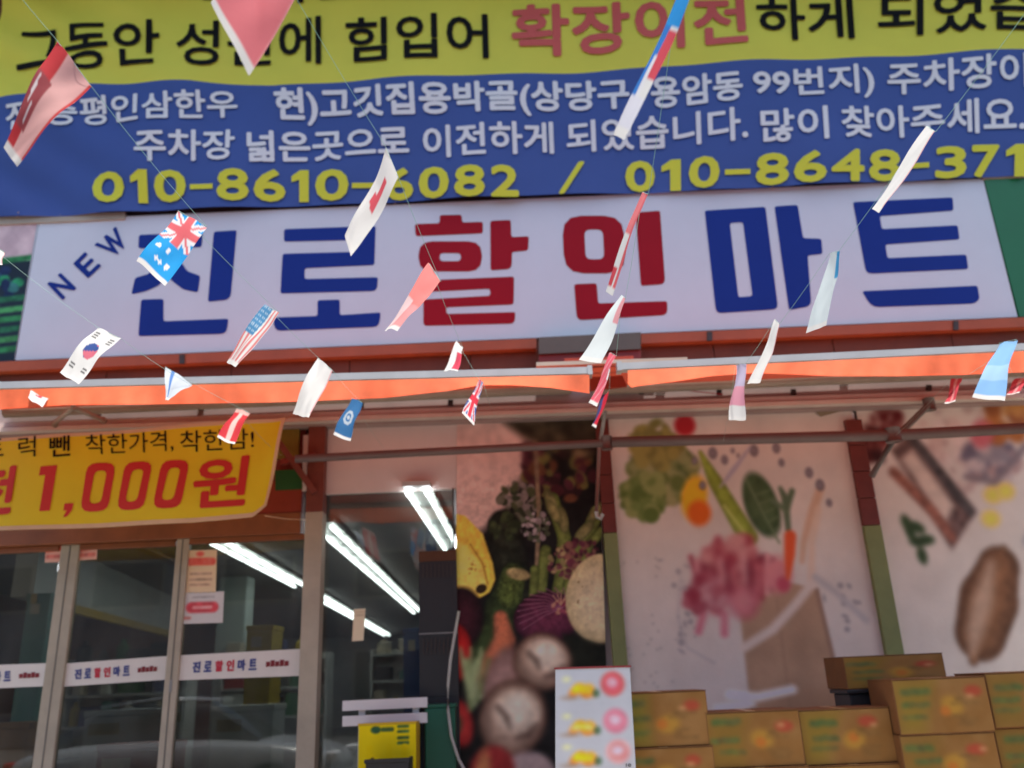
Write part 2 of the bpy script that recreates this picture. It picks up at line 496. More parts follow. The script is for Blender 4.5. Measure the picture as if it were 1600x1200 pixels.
for j in range(NYB + 1):
    for i in range(NXB + 1):
        u = i / NXB
        if j <= NYB // 2:
            t = j / (NYB // 2); xl = 14 + (150 + 170) * 0 - 12 * 0
        px = -12 + 1652 * u
        m_, b_ = bmid(px), bbot(px)
        py = (-66 + (m_ + 66) * (j / (NYB // 2))) if j <= NYB // 2 else m_ + (b_ - m_) * ((j - NYB // 2) / (NYB - NYB // 2))
        px = px + (14 - (py) * .16) * (1 - u)          # left edge leans with the cloth
        V.append(fs_(px, py))
for j in range(NYB):
    for i in range(NXB):
        k = j * (NXB + 1) + i
        Fc.append((k + NXB + 1, k + NXB + 2, k + 1, k)); Mi.append(0 if j < NYB // 2 else 1)
part("cloth", (V, Fc, Mi), [banner_yellow, banner_blue], ban, True)
def bline(s, q, m, bold=.02, skew=0, sub=.02):
    return part("lettering", letters(s, q, bsurf(.013), bold, 3, 1.0, skew, sub), m, ban)
bline("고객님의", [(318, -48), (640, -60), (640, -2), (318, 10)], black_ink, .02)
bline("그동안", [(26, 40), (250, 32), (250, 103), (22, 117)], black_ink, .015)
bline("성원에", [(277, 36), (502, 26), (502, 100), (277, 106)], black_ink, .015)
bline("힘입어", [(540, 30), (762, 22), (764, 92), (540, 98)], black_ink, .018)
bline("확장이전", [(798, 8), (1164, -6), (1168, 72), (800, 90)], ink_red, .03)
bline("하게", [(1180, 0), (1332, -8), (1336, 60), (1182, 66)], black_ink, .022)
bline("되었습니다", [(1370, -10), (1800, -22), (1800, 44), (1372, 56)], black_ink, .022)
bline("전)증평인삼한우", [(6, 158), (370, 140), (372, 190), (6, 210)], ink_white, .022)
bline("현)고깃집용박골(상당구", [(427, 138), (982, 122), (985, 178), (430, 196)], ink_white, .03)
bline("용암동", [(1016, 120), (1158, 113), (1160, 160), (1018, 170)], ink_white, .03)
bline("99번지)", [(1174, 110), (1364, 99), (1368, 152), (1176, 160)], ink_white, .025)
bline("주차장이", [(1386, 98), (1604, 84), (1606, 138), (1388, 146)], ink_white, .025)
bline("주차장", [(212, 206), (368, 203), (368, 252), (212, 256)], ink_white, .025)
bline("넓은곳으로", [(386, 206), (638, 196), (640, 244), (388, 256)], ink_white, .03)
bline("이전하게", [(660, 198), (864, 190), (866, 240), (662, 250)], ink_white, .025)
bline("되었습니다.", [(884, 190), (1166, 170), (1168, 222), (886, 240)], ink_white, .025)
bline("많이", [(1186, 174), (1292, 166), (1294, 220), (1188, 226)], ink_white, .025)
bline("찾아주세요.", [(1312, 168), (1600, 150), (1602, 206), (1314, 218)], ink_white, .025)
def digits(s, spans, ya, yb, h):
    g = []
    for ch, (a, b) in zip(s, spans):
        f = lambda x: ya + (yb - ya) * (x - spans[0][0]) / (spans[-1][1] - spans[0][0])
        if ch == "1":
            y0, y1 = f(a), f(a) + h; w_ = (b - a)
            pl_ = [(a, y0 + h * .2), (a + w_ * .5, y0), (b, y0), (b, y1), (a + w_ * .45, y1), (a + w_ * .45, y0 + h * .3), (a, y0 + h * .38)]
            g.append(poly_geo([pl_], bsurf(.014))); continue
        t0, t1 = (0, 1) if ch != "-" else (.46, .62)
        g.append(letters(ch, [(a, f(a) + h * t0), (b, f(b) + h * t0), (b, f(b) + h * t1), (a, f(a) + h * t1)], bsurf(.013), .045 if ch != "-" else .0, 3, 1.0, 0, .5))
    part("lettering", join(*g), ink_yellow, ban)
digits("010-8610-6082", [(145, 195), (205, 232), (242, 292), (298, 334), (340, 390), (397, 446), (455, 482), (492, 545), (550, 596), (602, 646), (654, 702), (710, 758), (767, 811)], 269, 260, 50)
bline("/", [(890, 254), (914, 252), (896, 304), (872, 306)], ink_yellow, .05)
digits("010-8648-371", [(977, 1024), (1034, 1064), (1076, 1124), (1132, 1172), (1180, 1232), (1239, 1290), (1297, 1350), (1357, 1408), (1414, 1452), (1461, 1510), (1518, 1562), (1572, 1602)], 250, 224, 50)
# eyelet ropes holding the banner down to the sign frame
for px in (30, 620, 1210):
    a = bsurf(.01)(px, bbot(px) - 6); b = P(px - 8, bbot(px) + 12, YG - .02)
    part("tie_rope", tube([a, (a + b) / 2 + Vector((0, -.005, -.01)), b], .004, 6), hem_mat, ban)

# ================================================================== shop signs
YS = YG - .1
sg = thing("shop_sign", "long white shop sign with NEW and big blue and red Korean letters", "sign", P(800, 540, YS))
part("panel", slab([(62, 344), (1536, 279), (1590, 495), (24, 563)], YS, .1), white_vinyl, sg)
ssurf = plane(YS - .004)
LET = {}
BL, RD = blue_ink, red_ink
def glyph(char, m, *shapes):
    g = [poly_geo([rounded(lp) for lp in (s if isinstance(s[0][0], (list, tuple)) else [s])], ssurf) for s in shapes]
    part("letter", join(*g), m, sg, label="letter %s on the shop sign" % char)
def rrect(x0, y0, x1, y1, r, sk=0.):
    return [(x0, y0, r), (x1, y0, r), (x1 + sk, y1, r), (x0 + sk, y1, r)]
glyph("진", BL,
      [(217, 367), (317, 363), (315, 386), (216, 388)],
      [(252, 384), (283, 384), (282, 408), (293, 424), (313, 431), (309, 457), (286, 452), (268, 438), (262, 430), (248, 446), (228, 455), (205, 460), (211, 434), (232, 428), (247, 412)],
      [(334, 362), (370, 359.5), (360, 468, 10), (324.7, 471.5)],
      [(220.5, 468), (255.5, 467), (255.5, 502), (357, 498), (354, 521.5, 10), (216, 525)])
glyph("로", BL,
      [(443.7, 358), (587, 353), (585, 414), (476, 419), (476, 436), (590.7, 433), (589, 454.5, 8), (438, 458.5), (441.5, 396.5), (552, 393.5), (552.5, 375), (443.7, 377.5)],
      [(496, 469), (531, 468), (531, 492.5), (595, 488), (592, 510.5, 9), (430, 517, 9), (426, 496), (496, 493.7)])
glyph("할", RD,
      [(687, 336), (721.5, 335.5), (722, 347.5), (754.5, 346.5), (754.5, 364.5), (649.5, 369), (648, 350), (687, 348.8)],
      [rrect(654, 377, 753, 424, 22), rrect(687, 395.4, 720, 408, 6)],
      [(766, 345), (798, 343.5), (799, 370.5), (826.5, 369), (825, 391.5), (800, 393.5), (799.5, 420, 8), (766.5, 422.4)],
      [(664.5, 438), (803.4, 432), (802.5, 475.5), (697, 480), (697.5, 490.5), (805.5, 487.5), (804, 505.5, 7), (661.5, 509, 6), (661.5, 468), (766, 462), (766, 451), (664.5, 456)])
glyph("인", RD,
      [rrect(878, 337, 974, 427, 30, 4), rrect(913, 358.5, 942, 405, 9, 2)],
      [(993, 332), (1031.4, 329), (1039.5, 444, 9), (1001.4, 446.4)],
      [(897, 444), (932.4, 442.5), (934.5, 474), (1042.5, 470.4), (1043, 492, 9), (901.5, 500.4, 9)])
glyph("마", BL,
      [[(1101, 329), (1196, 323), (1216, 483, 9), (1119, 489.5, 9)], [(1140.3, 348.4), (1161, 347), (1175.8, 462.5), (1153.8, 464.5)]],
      [(1210, 322.4), (1246.3, 320), (1255, 372), (1283.4, 373), (1285.4, 396.7), (1262, 399), (1268, 478, 10), (1232.8, 484.4)])
glyph("트", BL,
      [(1332.7, 315.7), (1488.6, 308.3), (1490, 329), (1374.5, 337.6), (1378, 358), (1496.4, 352), (1499.4, 374), (1383.3, 382), (1386.7, 403.4), (1510, 397.7), (1513, 420.3), (1353.6, 427.7, 9)],
      [(1347, 455), (1527.4, 446.3), (1530.8, 467.6, 8), (1522, 474.3, 6), (1362, 480, 12)])
for ch, q in (("N", [(73.5, 443.5), (94.5, 426), (120, 450.5), (98, 469)]), ("E", [(114, 412), (133, 393), (158.7, 415.5), (137.7, 435)]), ("W", [(147, 383), (181, 353.7), (199.5, 383), (179.7, 402.7)])):
    part("letter", letters(ch, q, ssurf, .035), BL, sg, label="small tilted letter %s on the shop sign" % ch)
# frame under the signs
for (a, b) in ((-30, 838), (1002, 1640)):
    p0 = P(a, 0, YS)
    ya = lambda x: 564 - (x - 25) * .0434
    part("lower_frame", slab([(a, ya(a)), (b, ya(b)), (b, ya(b) + 15), (a, ya(a) + 15)], YS - .05, .15), brown_metal, sg)
for x in (1105, 880 - 600, 1490):
    part("bracket", slab([(x, 566 - x * .0434), (x + 8, 566 - x * .0434), (x + 8, 580 - x * .0434), (x, 580 - x * .0434)], YS - .065, .02), dark_metal, sg)
part("top_frame", slab([(-30, 340), (195, 331), (195, 342), (-30, 352)], YS - .02, .1), cream_metal, sg)

# produce photo sign at far left
cv = Canvas(-60, 346, 57, 566, 1.6)
cv.fill((30, 40, 48)); n1 = cv.noise(22, 5)
cv.put((cv.Y < 408) * 1., np.stack([168 + 60 * (n1 - .5), 142 + 60 * (n1 - .5), 142 + 50 * (n1 - .5)], -1))
for i in range(26):
    x, y = -60 + RNG.random() * 115, 420 + RNG.random() * 50
    cv.ell(x, y, 9, 7, RNG.random() * 90, [(40, 66, 92), (28, 40, 66), (50, 96, 92), (38, 110, 72)][i % 4], 3, .3, i)
for k, y in enumerate((408, 470, 487, 502, 518, 534, 550)):
    cv.stroke([(-60, y + 8), (0, y + 1), (60, y - 6)], 9, [(44, 104, 62), (36, 84, 58), (60, 120, 70)][k % 3], 4, .3, k)
vs = thing("produce_sign", "sign panel printed with green vegetables at the left end of the white sign", "sign", P(20, 560, YS))
part("panel", slab([(-60, 349), (61, 344.5), (23, 562), (-100, 567)], YS + .004, .09), white_vinyl, vs)
def shear(Y): return lambda x, y: P(x + (455 - y) * .165 - 17 + (x < 0) * 0, y, Y)
cv.build("photo_print", shear(YS - .001), picture, vs)
# green sign at right
gs = thing("green_sign", "plain green sign panel at the right end of the white sign", "sign", P(1640, 500, YS))
part("panel", slab([(1538, 279), (1760, 268), (1800, 484), (1593, 495)], YS - .01, .1), green_vinyl, gs)
part("edge_trim", slab([(1536, 276), (1760, 265), (1760, 269), (1536, 280)], YS - .02, .1), cream_metal, gs)

# dark junction box between the awnings
jb = thing("junction_housing", "dark brown metal housing below the sign between the two awnings", "housing", P(920, 568, YG - .3))
part("cover", slab([(842, 527), (1001, 519), (1001, 545), (842, 553)], YG - .34, .3), dark_metal, jb)
part("base", slab([(842, 553.5), (1001, 545.5), (1001, 566), (842, 572)], YG - .31, .27), maroon, jb)

# ================================================================== awnings
YA = 5.3
def awning(name, label, x0, x1, ytop, thick, bots, xs_, arms):
    t = thing(name, label, "awning", P((x0 + x1) / 2, ytop((x0 + x1) / 2), YA))
    a, b = P(x0, ytop(x0) + thick / 2, YA), P(x1, ytop(x1) + thick / 2, YA)
    h = thick / F * (a - CAMP).dot(-Zc_world())
    part("front_bar", bar(a, b, .07, h), alum, t)
    for e, s in ((a, 1), (b, -1)):
        part("end_cap", bar(e - Vector((s * .012, 0, 0)), e + Vector((s * .02, 0, 0)), .085, h * 1.35), alum, t)
    # wavy valance
    N, M = 160, 8; V = []; Fc = []
    for j in range(M + 1):
        for i in range(N + 1):
            px = xs_[0] + (xs_[1] - xs_[0]) * i / N
            yt = ytop(px) + thick * .9; yb = float(np.interp(px, bots[0], bots[1]))
            v = j / M
            Yv = YA - .04 + v * (.02 * math.sin(px * .021 + 1.3) + .012 * math.sin(px * .057) + .006 * math.sin(px * .19)) - .06 * v
            V.append(P(px, yt + (yb - yt) * v, Yv))
    for j in range(M):
        for i in range(N):
            k = j * (N + 1) + i; Fc.append((k + N + 1, k + N + 2, k + 1, k))
    vl = part("valance", (V, Fc), orange_cloth, t, True)
    H = [V[(M - 1) * (N + 1) + i].lerp(V[M * (N + 1) + i], kk) + Vector((0, -.003, 0)) for kk in (.3, 1.02) for i in range(N + 1)]
    part("hem", (H, [(i + N + 1, i + N + 2, i + 1, i) for i in range(N)]), hem_orange, vl, True)
    # roof cloth from the front bar back to the roller at the wall
    zr = P((x0 + x1) / 2, ytop((x0 + x1) / 2) + 37, YG - .28).z
    V = []; Fc = []
    for j in range(9):
        for i in range(41):
            p0 = a.lerp(b, i / 40); p1 = Vector((p0.x * 1.0, YG - .28, zr))
            q = p0.lerp(p1, j / 8); q.x += (i / 40 * (.0 if x0 > 900 else .02)) - ((1 - i / 40) * (.22 if x0 > 900 else 0)); q.z += h * .2 - .03 * math.sin(math.pi * j / 8)  # right cloth given extra width across the gap to stop a sun leak
            V.append(q)
    for j in range(8):
        for i in range(40):
            k = j * 41 + i; Fc.append((k, k + 1, k + 42, k + 41))
    part("roof_cloth", (V, Fc), red_cloth, t, True)
    r0, r1 = Vector((a.x, YG - .24, zr)), Vector((b.x, YG - .24, zr))
    part("roller", tube([r0, r1], .055, 14), cream_metal, t, True)
    return t, a, b
def Zc_world(): return Vector((Xc.z, Yc.z, Zc.z))
lw, la, lb = awning("awning", "orange edged awning over the doors with a pale front bar", -260, 922, lambda x: 599 - x * .0255, 11,
       ([-260, 0, 100, 230, 420, 480, 600, 700, 750, 800, 860, 922], [650, 640, 633, 632, 629, 627, 622, 611, 602, 602, 606, 615]), (-260, 921), None)
rw, ra, rb = awning("awning", "orange edged awning on the right with a pointed drooping valance corner", 966, 1900, lambda x: 569.5 - (x - 966) * .0485, 11,
       ([982, 985, 1000, 1050, 1110, 1180, 1230, 1300, 1400, 1500, 1640, 1900], [600, 606, 603, 597, 588, 583, 585, 588, 588, 586, 580, 567]), (981, 1900), None)
# thin rail lying along the join
part("rail", slab([(838, 566), (1074, 558), (1074, 563), (838, 572)], YA + .25, .05), cream_metal, lw)
# red cloth gathered between the two awnings, part of the right roller cover
part("cloth_fold", slab([(882, 560), (990, 556), (990, 566), (882, 571)], YG - .5, .04), red_cloth, rw)
part("cloth_fold", slab([(922, 575), (966, 572), (980, 603), (922, 610)], YA + .5, .03), red_cloth, rw)

# wall beam with the awning rail under the rollers
bm_ = thing("awning_beam", "long dusky pink steel beam with a pale lower rail under both awnings", "beam", P(800, 640, YG - .2))
def hl(x, y0): return y0 - (x - 800) * .0335
def strip(x0, x1, y0, y1, Y, dep, m, name, par):
    return part(name, slab([(x0, hl(x0, y0)), (x1, hl(x1, y0)), (x1, hl(x1, y1)), (x0, hl(x0, y1))], Y, dep), m, par)
dusk = mat("dusky_pink_metal", (.36, .27, .25), .5, .15, 3)
strip(-60, 1660, 604, 633, YG - .17, .15, dusk, "beam_face", bm_)
strip(-60, 1660, 633.5, 641, YG - .2, .18, mat("pale_pink_metal", (.55, .44, .4), .5, .15, 3), "ledge", bm_)
strip(-60, 1660, 641.5, 648, YG - .22, .2, mat("pale_rail", (.68, .6, .52), .4, .1, 3), "rail", bm_)
strip(-60, 1660, 649, 655, YG - .14, .12, dusk, "under_lip", bm_)
for x, y, w_, h in ((1026, 604, 14, 17), (1316, 602, 12, 14)):
    y2 = hl(x, y)
    part("bracket", slab([(x, y2), (x + w_, y2), (x + w_, y2 + h), (x, y2 + h)], YG - .24, .07), alum, bm_)
for x, y in ((998, 612), (1236, 620), (1448, 619), (700, 622), (560, 620), (310, 618), (150, 616), (1120, 616)):
    y2 = hl(x, y) + (x - 800) * .006
    part("bolt_plate", slab([(x, y2), (x + 8, y2), (x + 8, y2 + 9), (x, y2 + 9)], YG - .185, .02), black_plastic, bm_)
part("maker_label", slab([(1004, 607), (1022, 606.5), (1022, 612), (1004, 612.5)], YG - .176, .004), ink_white, bm_)
part("pull_cord", tube([P(1040, 606, YG - .22), P(1090, 612, YG - .22), P(1130, 616, YG - .22)], .004, 6), red_ink, bm_)

# folding arms / pipes under the awning
def pipe_thing(name, label, cat, pts, r, m=steel, ends=None):
    ps = [P(*p) for p in pts]
    t = thing(name, label, cat, ps[0])
    part("pipe", tube(ps, r, 12), m, t, True)
    return t, ps
arm_m = mat("dusty_arm_metal", (.17, .125, .115), .55, .2, 4, metal=.1)
arm_m2 = mat("grey_arm_metal", (.16, .14, .125), .55, .2, 4, metal=.1)
def arm(aw, pts, r, m, jr, ji):
    ps = [P(*p) for p in pts]
    o = part("folding_arm", tube(ps, r, 12), m, aw, True)
    j = ps[ji]; part("joint", tube([j - Vector((0, 0, .055)), j + Vector((0, 0, .055))], jr, 12), m, o, True)
arm(lw, [(462, 717, 6.85), (948, 692, 6.75)], .034, arm_m, .045, 1)
arm(rw, [(956, 691, 6.75), (1395, 680, 6.5), (1700, 664, 6.6)], .045, arm_m, .062, 1)
arm(rw, [(1362, 744, 6.85), (1395, 688, 6.6), (1452, 632, 7.15)], .026, arm_m2, .05, 2)
t4, ps = pipe_thing("crank_handle", "thin hanging grey awning crank with a round end beside the vegetable poster", "crank", [(946, 642, 7.1), (936, 700, 7.12), (932, 800, 7.15)], .016, steel)
part("hook", tube([ps[2], ps[2] + Vector((.0, -.01, -.04)), ps[2] + Vector((.03, -.01, -.06)), ps[2] + Vector((.05, -.01, -.02))], .018, 10), alum, t4, True)
for i, (a, b) in enumerate((((116, 636), (84, 662)), ((112, 636), (160, 656)))):
    t5, ps = pipe_thing("support_strut", ("short pale strut slanting down to the left under the left awning", "short pale strut slanting down to the right under the left awning")[i], "strut", [(a[0], a[1], 6.5), (b[0], b[1], 6.8)], .02, cream_metal)
    part("end_plate", tube([ps[1], ps[1] + Vector((0, .03, 0))], .03, 8), cream_metal, t5)

# ================================================================== doors
YD = YG
fr = thing("door_frame", "brown topped metal door frame of the shop entrance", "door frame", P(470, 1230, YD))
def post(x0t, x1t, x0b, x1b, yt, yb, ysplit, Y, dep, par, mt, mb, n1="post_top", n2="post"):
    def at(y): 
        k = (y - yt) / (yb - yt); return x0t + (x0b - x0t) * k, x1t + (x1b - x1t) * k
    a, b = at(yt), at(ysplit); c = at(yb)
    X0 = P((x0t + x0b) / 2, (yt + yb) / 2, Y).x; X1 = P((x1t + x1b) / 2, (yt + yb) / 2, Y).x
    zt_, zs, zb = P(a[0], yt, Y).z, P(b[0], ysplit, Y).z, .14
    part(n1, box(X0, X1, Y, Y + dep, zs + .001, zt_, .005), mt, par)
    part(n2, box(X0, X1, Y, Y + dep, zb, zs, .005), mb, par)
    return X0, X1, zt_
door_brown = mat("door_brown_paint", rgb(140, 82, 48), .5, .25, 4)
rust = mat("rusty_maroon_paint", rgb(120, 60, 48), .55, .35, 5)
post(482, 510, 462, 490, 655, 1200, 800, YD - .12, .16, fr, rust, cream_metal)
Xp = P(476, 1000, YD).x
zH0 = P(240, 845, YD).z; zH1 = P(240, 812, YD).z
part("header", box(-7.5, Xp - .06, YD - .06, YD + .06, zH0, zH1, .005), door_brown, fr)
part("transom_beam", box(-7.5, Xp - .06, YD - .05, YD + .05, zH1 + .002, P(240, 762, YD).z, .005), mat("transom_red", rgb(140, 50, 32), .5, .2, 3), fr)
part("upper_wall", box(-7.5, Xp - .06, YD + .0, YD + .06, P(240, 761, YD).z, P(240, 640, YD).z), maroon, fr)
zO = P(600, 768, YD).z
# things peeking out beside the gold banner: stays and coloured boards
part("stay", bar(P(435, 690, YD - .2), P(492, 770, YD - .14), .05, .05), rust, fr)
part("stay", bar(P(440, 722, YD - .18), P(492, 712, YD - .18), .04, .05), maroon, fr)
part("yellow_board", slab([(432, 668), (468, 666), (466, 715), (430, 716)], YD - .06, .04), mat("dark_yellow_board", rgb(128, 110, 30), .6, .2, 4), fr)
part("green_board", slab([(430, 735), (472, 733), (472, 764), (430, 766)], YD - .06, .04), mat("dark_green_board", rgb(18, 84, 34), .6, .2, 4), fr)
part("white_board", slab([(474, 680), (484, 679), (482, 766), (472, 767)], YD - .055, .03), pink_wall, fr)

sticker = mat("sticker_white", (.74, .70, .66), .5, .06, 4)
s_blue = mat("sticker_blue", rgb(70, 78, 140), .6); s_red = mat("sticker_red", rgb(196, 50, 70), .6); s_dred = mat("sticker_dark_red", rgb(128, 36, 44), .6)
def door(label, xl, xr, Yd, strip_px, stile_l=None, stile_r=None):
    X0, X1 = P(xl, 1000, Yd).x, P(xr, 1000, Yd).x
    t = thing("glass_door", label, "door", ((X0 + X1) / 2, Yd, .14), "glass doors of the entrance")
    part("glass", box(X0, X1, Yd + .015, Yd + .025, .2, zH0), glass, t)
    for st, nm in ((stile_l, 0), (stile_r, 1)):
        if st:
            a, b = P(st[0], 1000, Yd).x, P(st[1], 1000, Yd).x
            part("stile", box(a, b, Yd - .02, Yd + .05, .14, zH0 - .001, .006), cream_metal, t)
            m_ = (a + b) / 2
            part("groove_shade", box(m_ - .006, m_ + .006, Yd - .023, Yd - .019, .16, zH0 - .01), mat("groove_shadow_gap", (.16, .15, .13), .7), t)  # raised dark strip, its colour giving the shade of a recess
    part("bottom_rail", box(X0, X1, Yd - .015, Yd + .045, .141, .26, .005), cream_metal, t)
    part("top_rail", box(X0, X1, Yd - .015, Yd + .045, zH0 - .05, zH0 - .002, .005), door_brown, t)
    q = strip_px
    st = part("name_strip", slab(q, Yd + .012, .002), sticker, t)
    sf = plane(Yd + .009)
    (ax, ay), (bx_, by), (cx, cy), (dx, dy) = q
    def at(u, v):
        return ((ax + (bx_ - ax) * u) * (1 - v) + (dx + (cx - dx) * u) * v, (ay + (by - ay) * u) * (1 - v) + (dy + (cy - dy) * u) * v)
    for k, ch in enumerate("진로할인마트"):
        u0 = .12 + k * .092
        g = letters(ch, [at(u0, .28), at(u0 + .066, .28), at(u0 + .066, .72), at(u0, .72)], sf, .05)
        part("strip_letter", g, (s_blue, s_blue, s_red, s_red, s_blue, s_blue)[k], st)
    gs_ = [slab([at(.72 + i * .038, .42 - .05 * (i % 2)), at(.72 + i * .038 + .033, .42 - .05 * (i % 2)), at(.72 + i * .038 + .034, .6), at(.72 + i * .038, .62)], Yd + .0085, .001) for i in range(5)]
    part("red_mark", join(*gs_), s_dred, st)
    return t
door("left end glass door, partly cut off, its strip ending in a red mark", -96, 74, YD + .03, [(-90, 1042), (78, 1036), (76, 1072), (-94, 1079)], None, (78, 108))
door("middle glass door between the two slim metal stiles", 100, 262, YD + .03, [(98, 1037), (262, 1025), (260, 1062), (96, 1073)], None, None)
door("right glass door with paper notices beside the thick post", 276, 470, YD - .03, [(280, 1024), (470, 1014), (468, 1056), (276, 1063)], (264, 284), None)
fx = thing("fixed_window", "tall glass pane right of the thick post showing ceiling lights", "window", P(605, 1230, YD))
x0, x1 = P(492, 1000, YD).x, P(713, 1000, YD).x
part("glass", box(x0, x1, YD + .02, YD + .03, .14, zO), glass, fx)
part("top_rail", box(x0, x1, YD - .01, YD + .05, zO, zO + .035, .004), door_brown, fx)
part("frame_edge", box(x1 - .012, x1, YD - .03, YD + .05, .14, zO, .003), dark_metal, fx)
lk = P(266, 1072, YD - .06)
part("door_lock", box(lk.x - .012, lk.x + .012, YD - .055, YD - .049, lk.z - .05, lk.z + .05, .002), steel, fr, label="slim metal lock plate on the stile")

# notices on the glass
def notice(label, q, Y, base, ops, step=1.6):
    xs_ = [p[0] for p in q]; ys_ = [p[1] for p in q]
    c = Canvas(min(xs_), min(ys_), max(xs_), max(ys_), step); c.fill(base)
    for o in ops: getattr(c, o[0])(*o[1:])
    sk = (q[3][0] - q[0][0]) / max(1, q[3][1] - q[0][1]); rl = (q[1][1] - q[0][1]) / (q[1][0] - q[0][0])
    f = lambda x, y: P(x + (y - min(ys_)) * sk, y + (x - min(xs_)) * rl, Y)
    o = c.build("paper_notice", f, board_print)
    so = o.modifiers.new("thick", 'SOLIDIFY'); so.thickness = .002
    tag(o, label, "notice", "paper notices on the doors"); return o
txt = lambda y, x0, x1, col, h=4: ("stroke", [(x0, y), (x1, y)], h, col, 3., .25, int(y))
notice("cream paper notice with red heading on the right glass door", [(291, 861), (339, 860), (338, 926), (289, 927)], YD - .022, (206, 160, 128),
       [("ell", 313, 866, 6, 4, 0, (196, 80, 70), 3), ("stroke", [(298, 878), (332, 878)], 12, (204, 84, 72), 3, .3), txt(897, 300, 330, (150, 120, 100)), txt(906, 299, 331, (150, 120, 100)), txt(914, 300, 328, (150, 120, 100))])
notice("white paper notice with a red oval below the cream notice", [(287, 928), (350, 926), (348, 973), (285, 975)], YD - .022, (172, 160, 156),
       [("stroke", [(300, 950), (334, 950)], 17, (172, 62, 68), 4, .2), txt(950, 304, 330, (190, 120, 118), 5), txt(934, 302, 334, (140, 128, 126), 3), txt(966, 288, 298, (190, 120, 110), 5)])
notice("red and white notice left of the slim stile, top of the left door", [(74, 849), (104, 848), (102, 878), (72, 879)], YD + .038, (190, 140, 124),
       [("stroke", [(72, 850), (104, 848)], 10, (70, 56, 60), 3, .3), ("stroke", [(72, 860), (104, 857)], 7, (186, 64, 58), 3, .2), txt(870, 76, 100, (176, 92, 84), 6)])
notice("red and white notice right of the slim stile, top of the middle door", [(120, 848), (153, 846), (151, 874), (118, 876)], YD + .038, (190, 140, 124),
       [("stroke", [(120, 850), (153, 846)], 10, (70, 56, 60), 3, .3), ("stroke", [(118, 860), (153, 856)], 7, (186, 64, 58), 3, .2), txt(868, 122, 148, (176, 92, 84), 6)])
notice("narrow cream paper tag hanging in the tall window", [(556, 953), (571, 952), (569, 1001), (553, 1002)], YD + .015, (188, 168, 140),
       [txt(957, 557, 570, (150, 130, 104), 2), txt(962, 557, 570, (150, 130, 104), 2)])

# ================================================================== inside the shop
shelf_m = mat("shelf_metal", (.5, .5, .48), .5, .1, 4)
for i, (a, b, nm) in enumerate((((300, 826), (470, 917), "lit double tube row behind the right door"), ((503, 822), (653, 958), "long lit double tube row in the tall window"), ((650, 766), (708, 862), "bright lit double tube row at the top of the tall window"), ((490, 928), (628, 1006), "faint far end of a lit tube row low in the tall window"))):
    zc = ceil_z - .1
    p0, p1 = PZ(*a, zc), PZ(*b, zc)
    if p1.y > 30: p1 = p0.lerp(p1, (30 - p0.y) / (p1.y - p0.y))
    t = thing("tube_light", nm, "ceiling light", p0, "lit tube rows")
    d = (p1 - p0).normalized(); s = d.cross(Vector((0, 0, 1)))
    part("housing", bar(p0 + Vector((0, 0, .06)), p1 + Vector((0, 0, .06)), .24, .04), shelf_m, t)
    L = (p1 - p0).length; n = max(2, int(L / .8))
    for k in range(n):
        for sd in (-.085, .085):
            q0 = p0 + d * (k * L / n + .07) + s * sd; q1 = p0 + d * ((k + 1) * L / n - .07) + s * sd
            part("tube", tube([q0, q1], .021, 8), tube_mat, t)

# left bulkhead with yellow trim running into the shop
bk = thing("bulkhead", "grey ceiling bulkhead with yellow trim behind the left doors", "bulkhead", (-6, 14, 2.2))
p0 = P(52, 930, 9.2); p1 = P(275, 990, 16.5)
part("face", ([p0, p1, Vector((p1.x, p1.y, ceil_z)), Vector((p0.x, p0.y, ceil_z)), p0 + Vector((-.3, .1, 0)), p1 + Vector((-.3, .1, 0)), Vector((p1.x - .3, p1.y + .1, ceil_z)), Vector((p0.x - .3, p0.y + .1, ceil_z))], BF), mat("bulkhead_grey", (.5, .5, .48), .7, .15, 1), bk)
part("trim", bar(p0 + Vector((.03, -.04, -.04)), p1 + Vector((.03, -.04, -.04)), .05, .1), mat("trim_yellow", rgb(190, 150, 20), .6, .1, 3), bk)
part("trim", bar(PZ(160, 828, ceil_z - .04), PZ(275, 880, ceil_z - .04), .12, .05), mat("trim_brown", rgb(120, 80, 24), .6, .1, 3), bk)

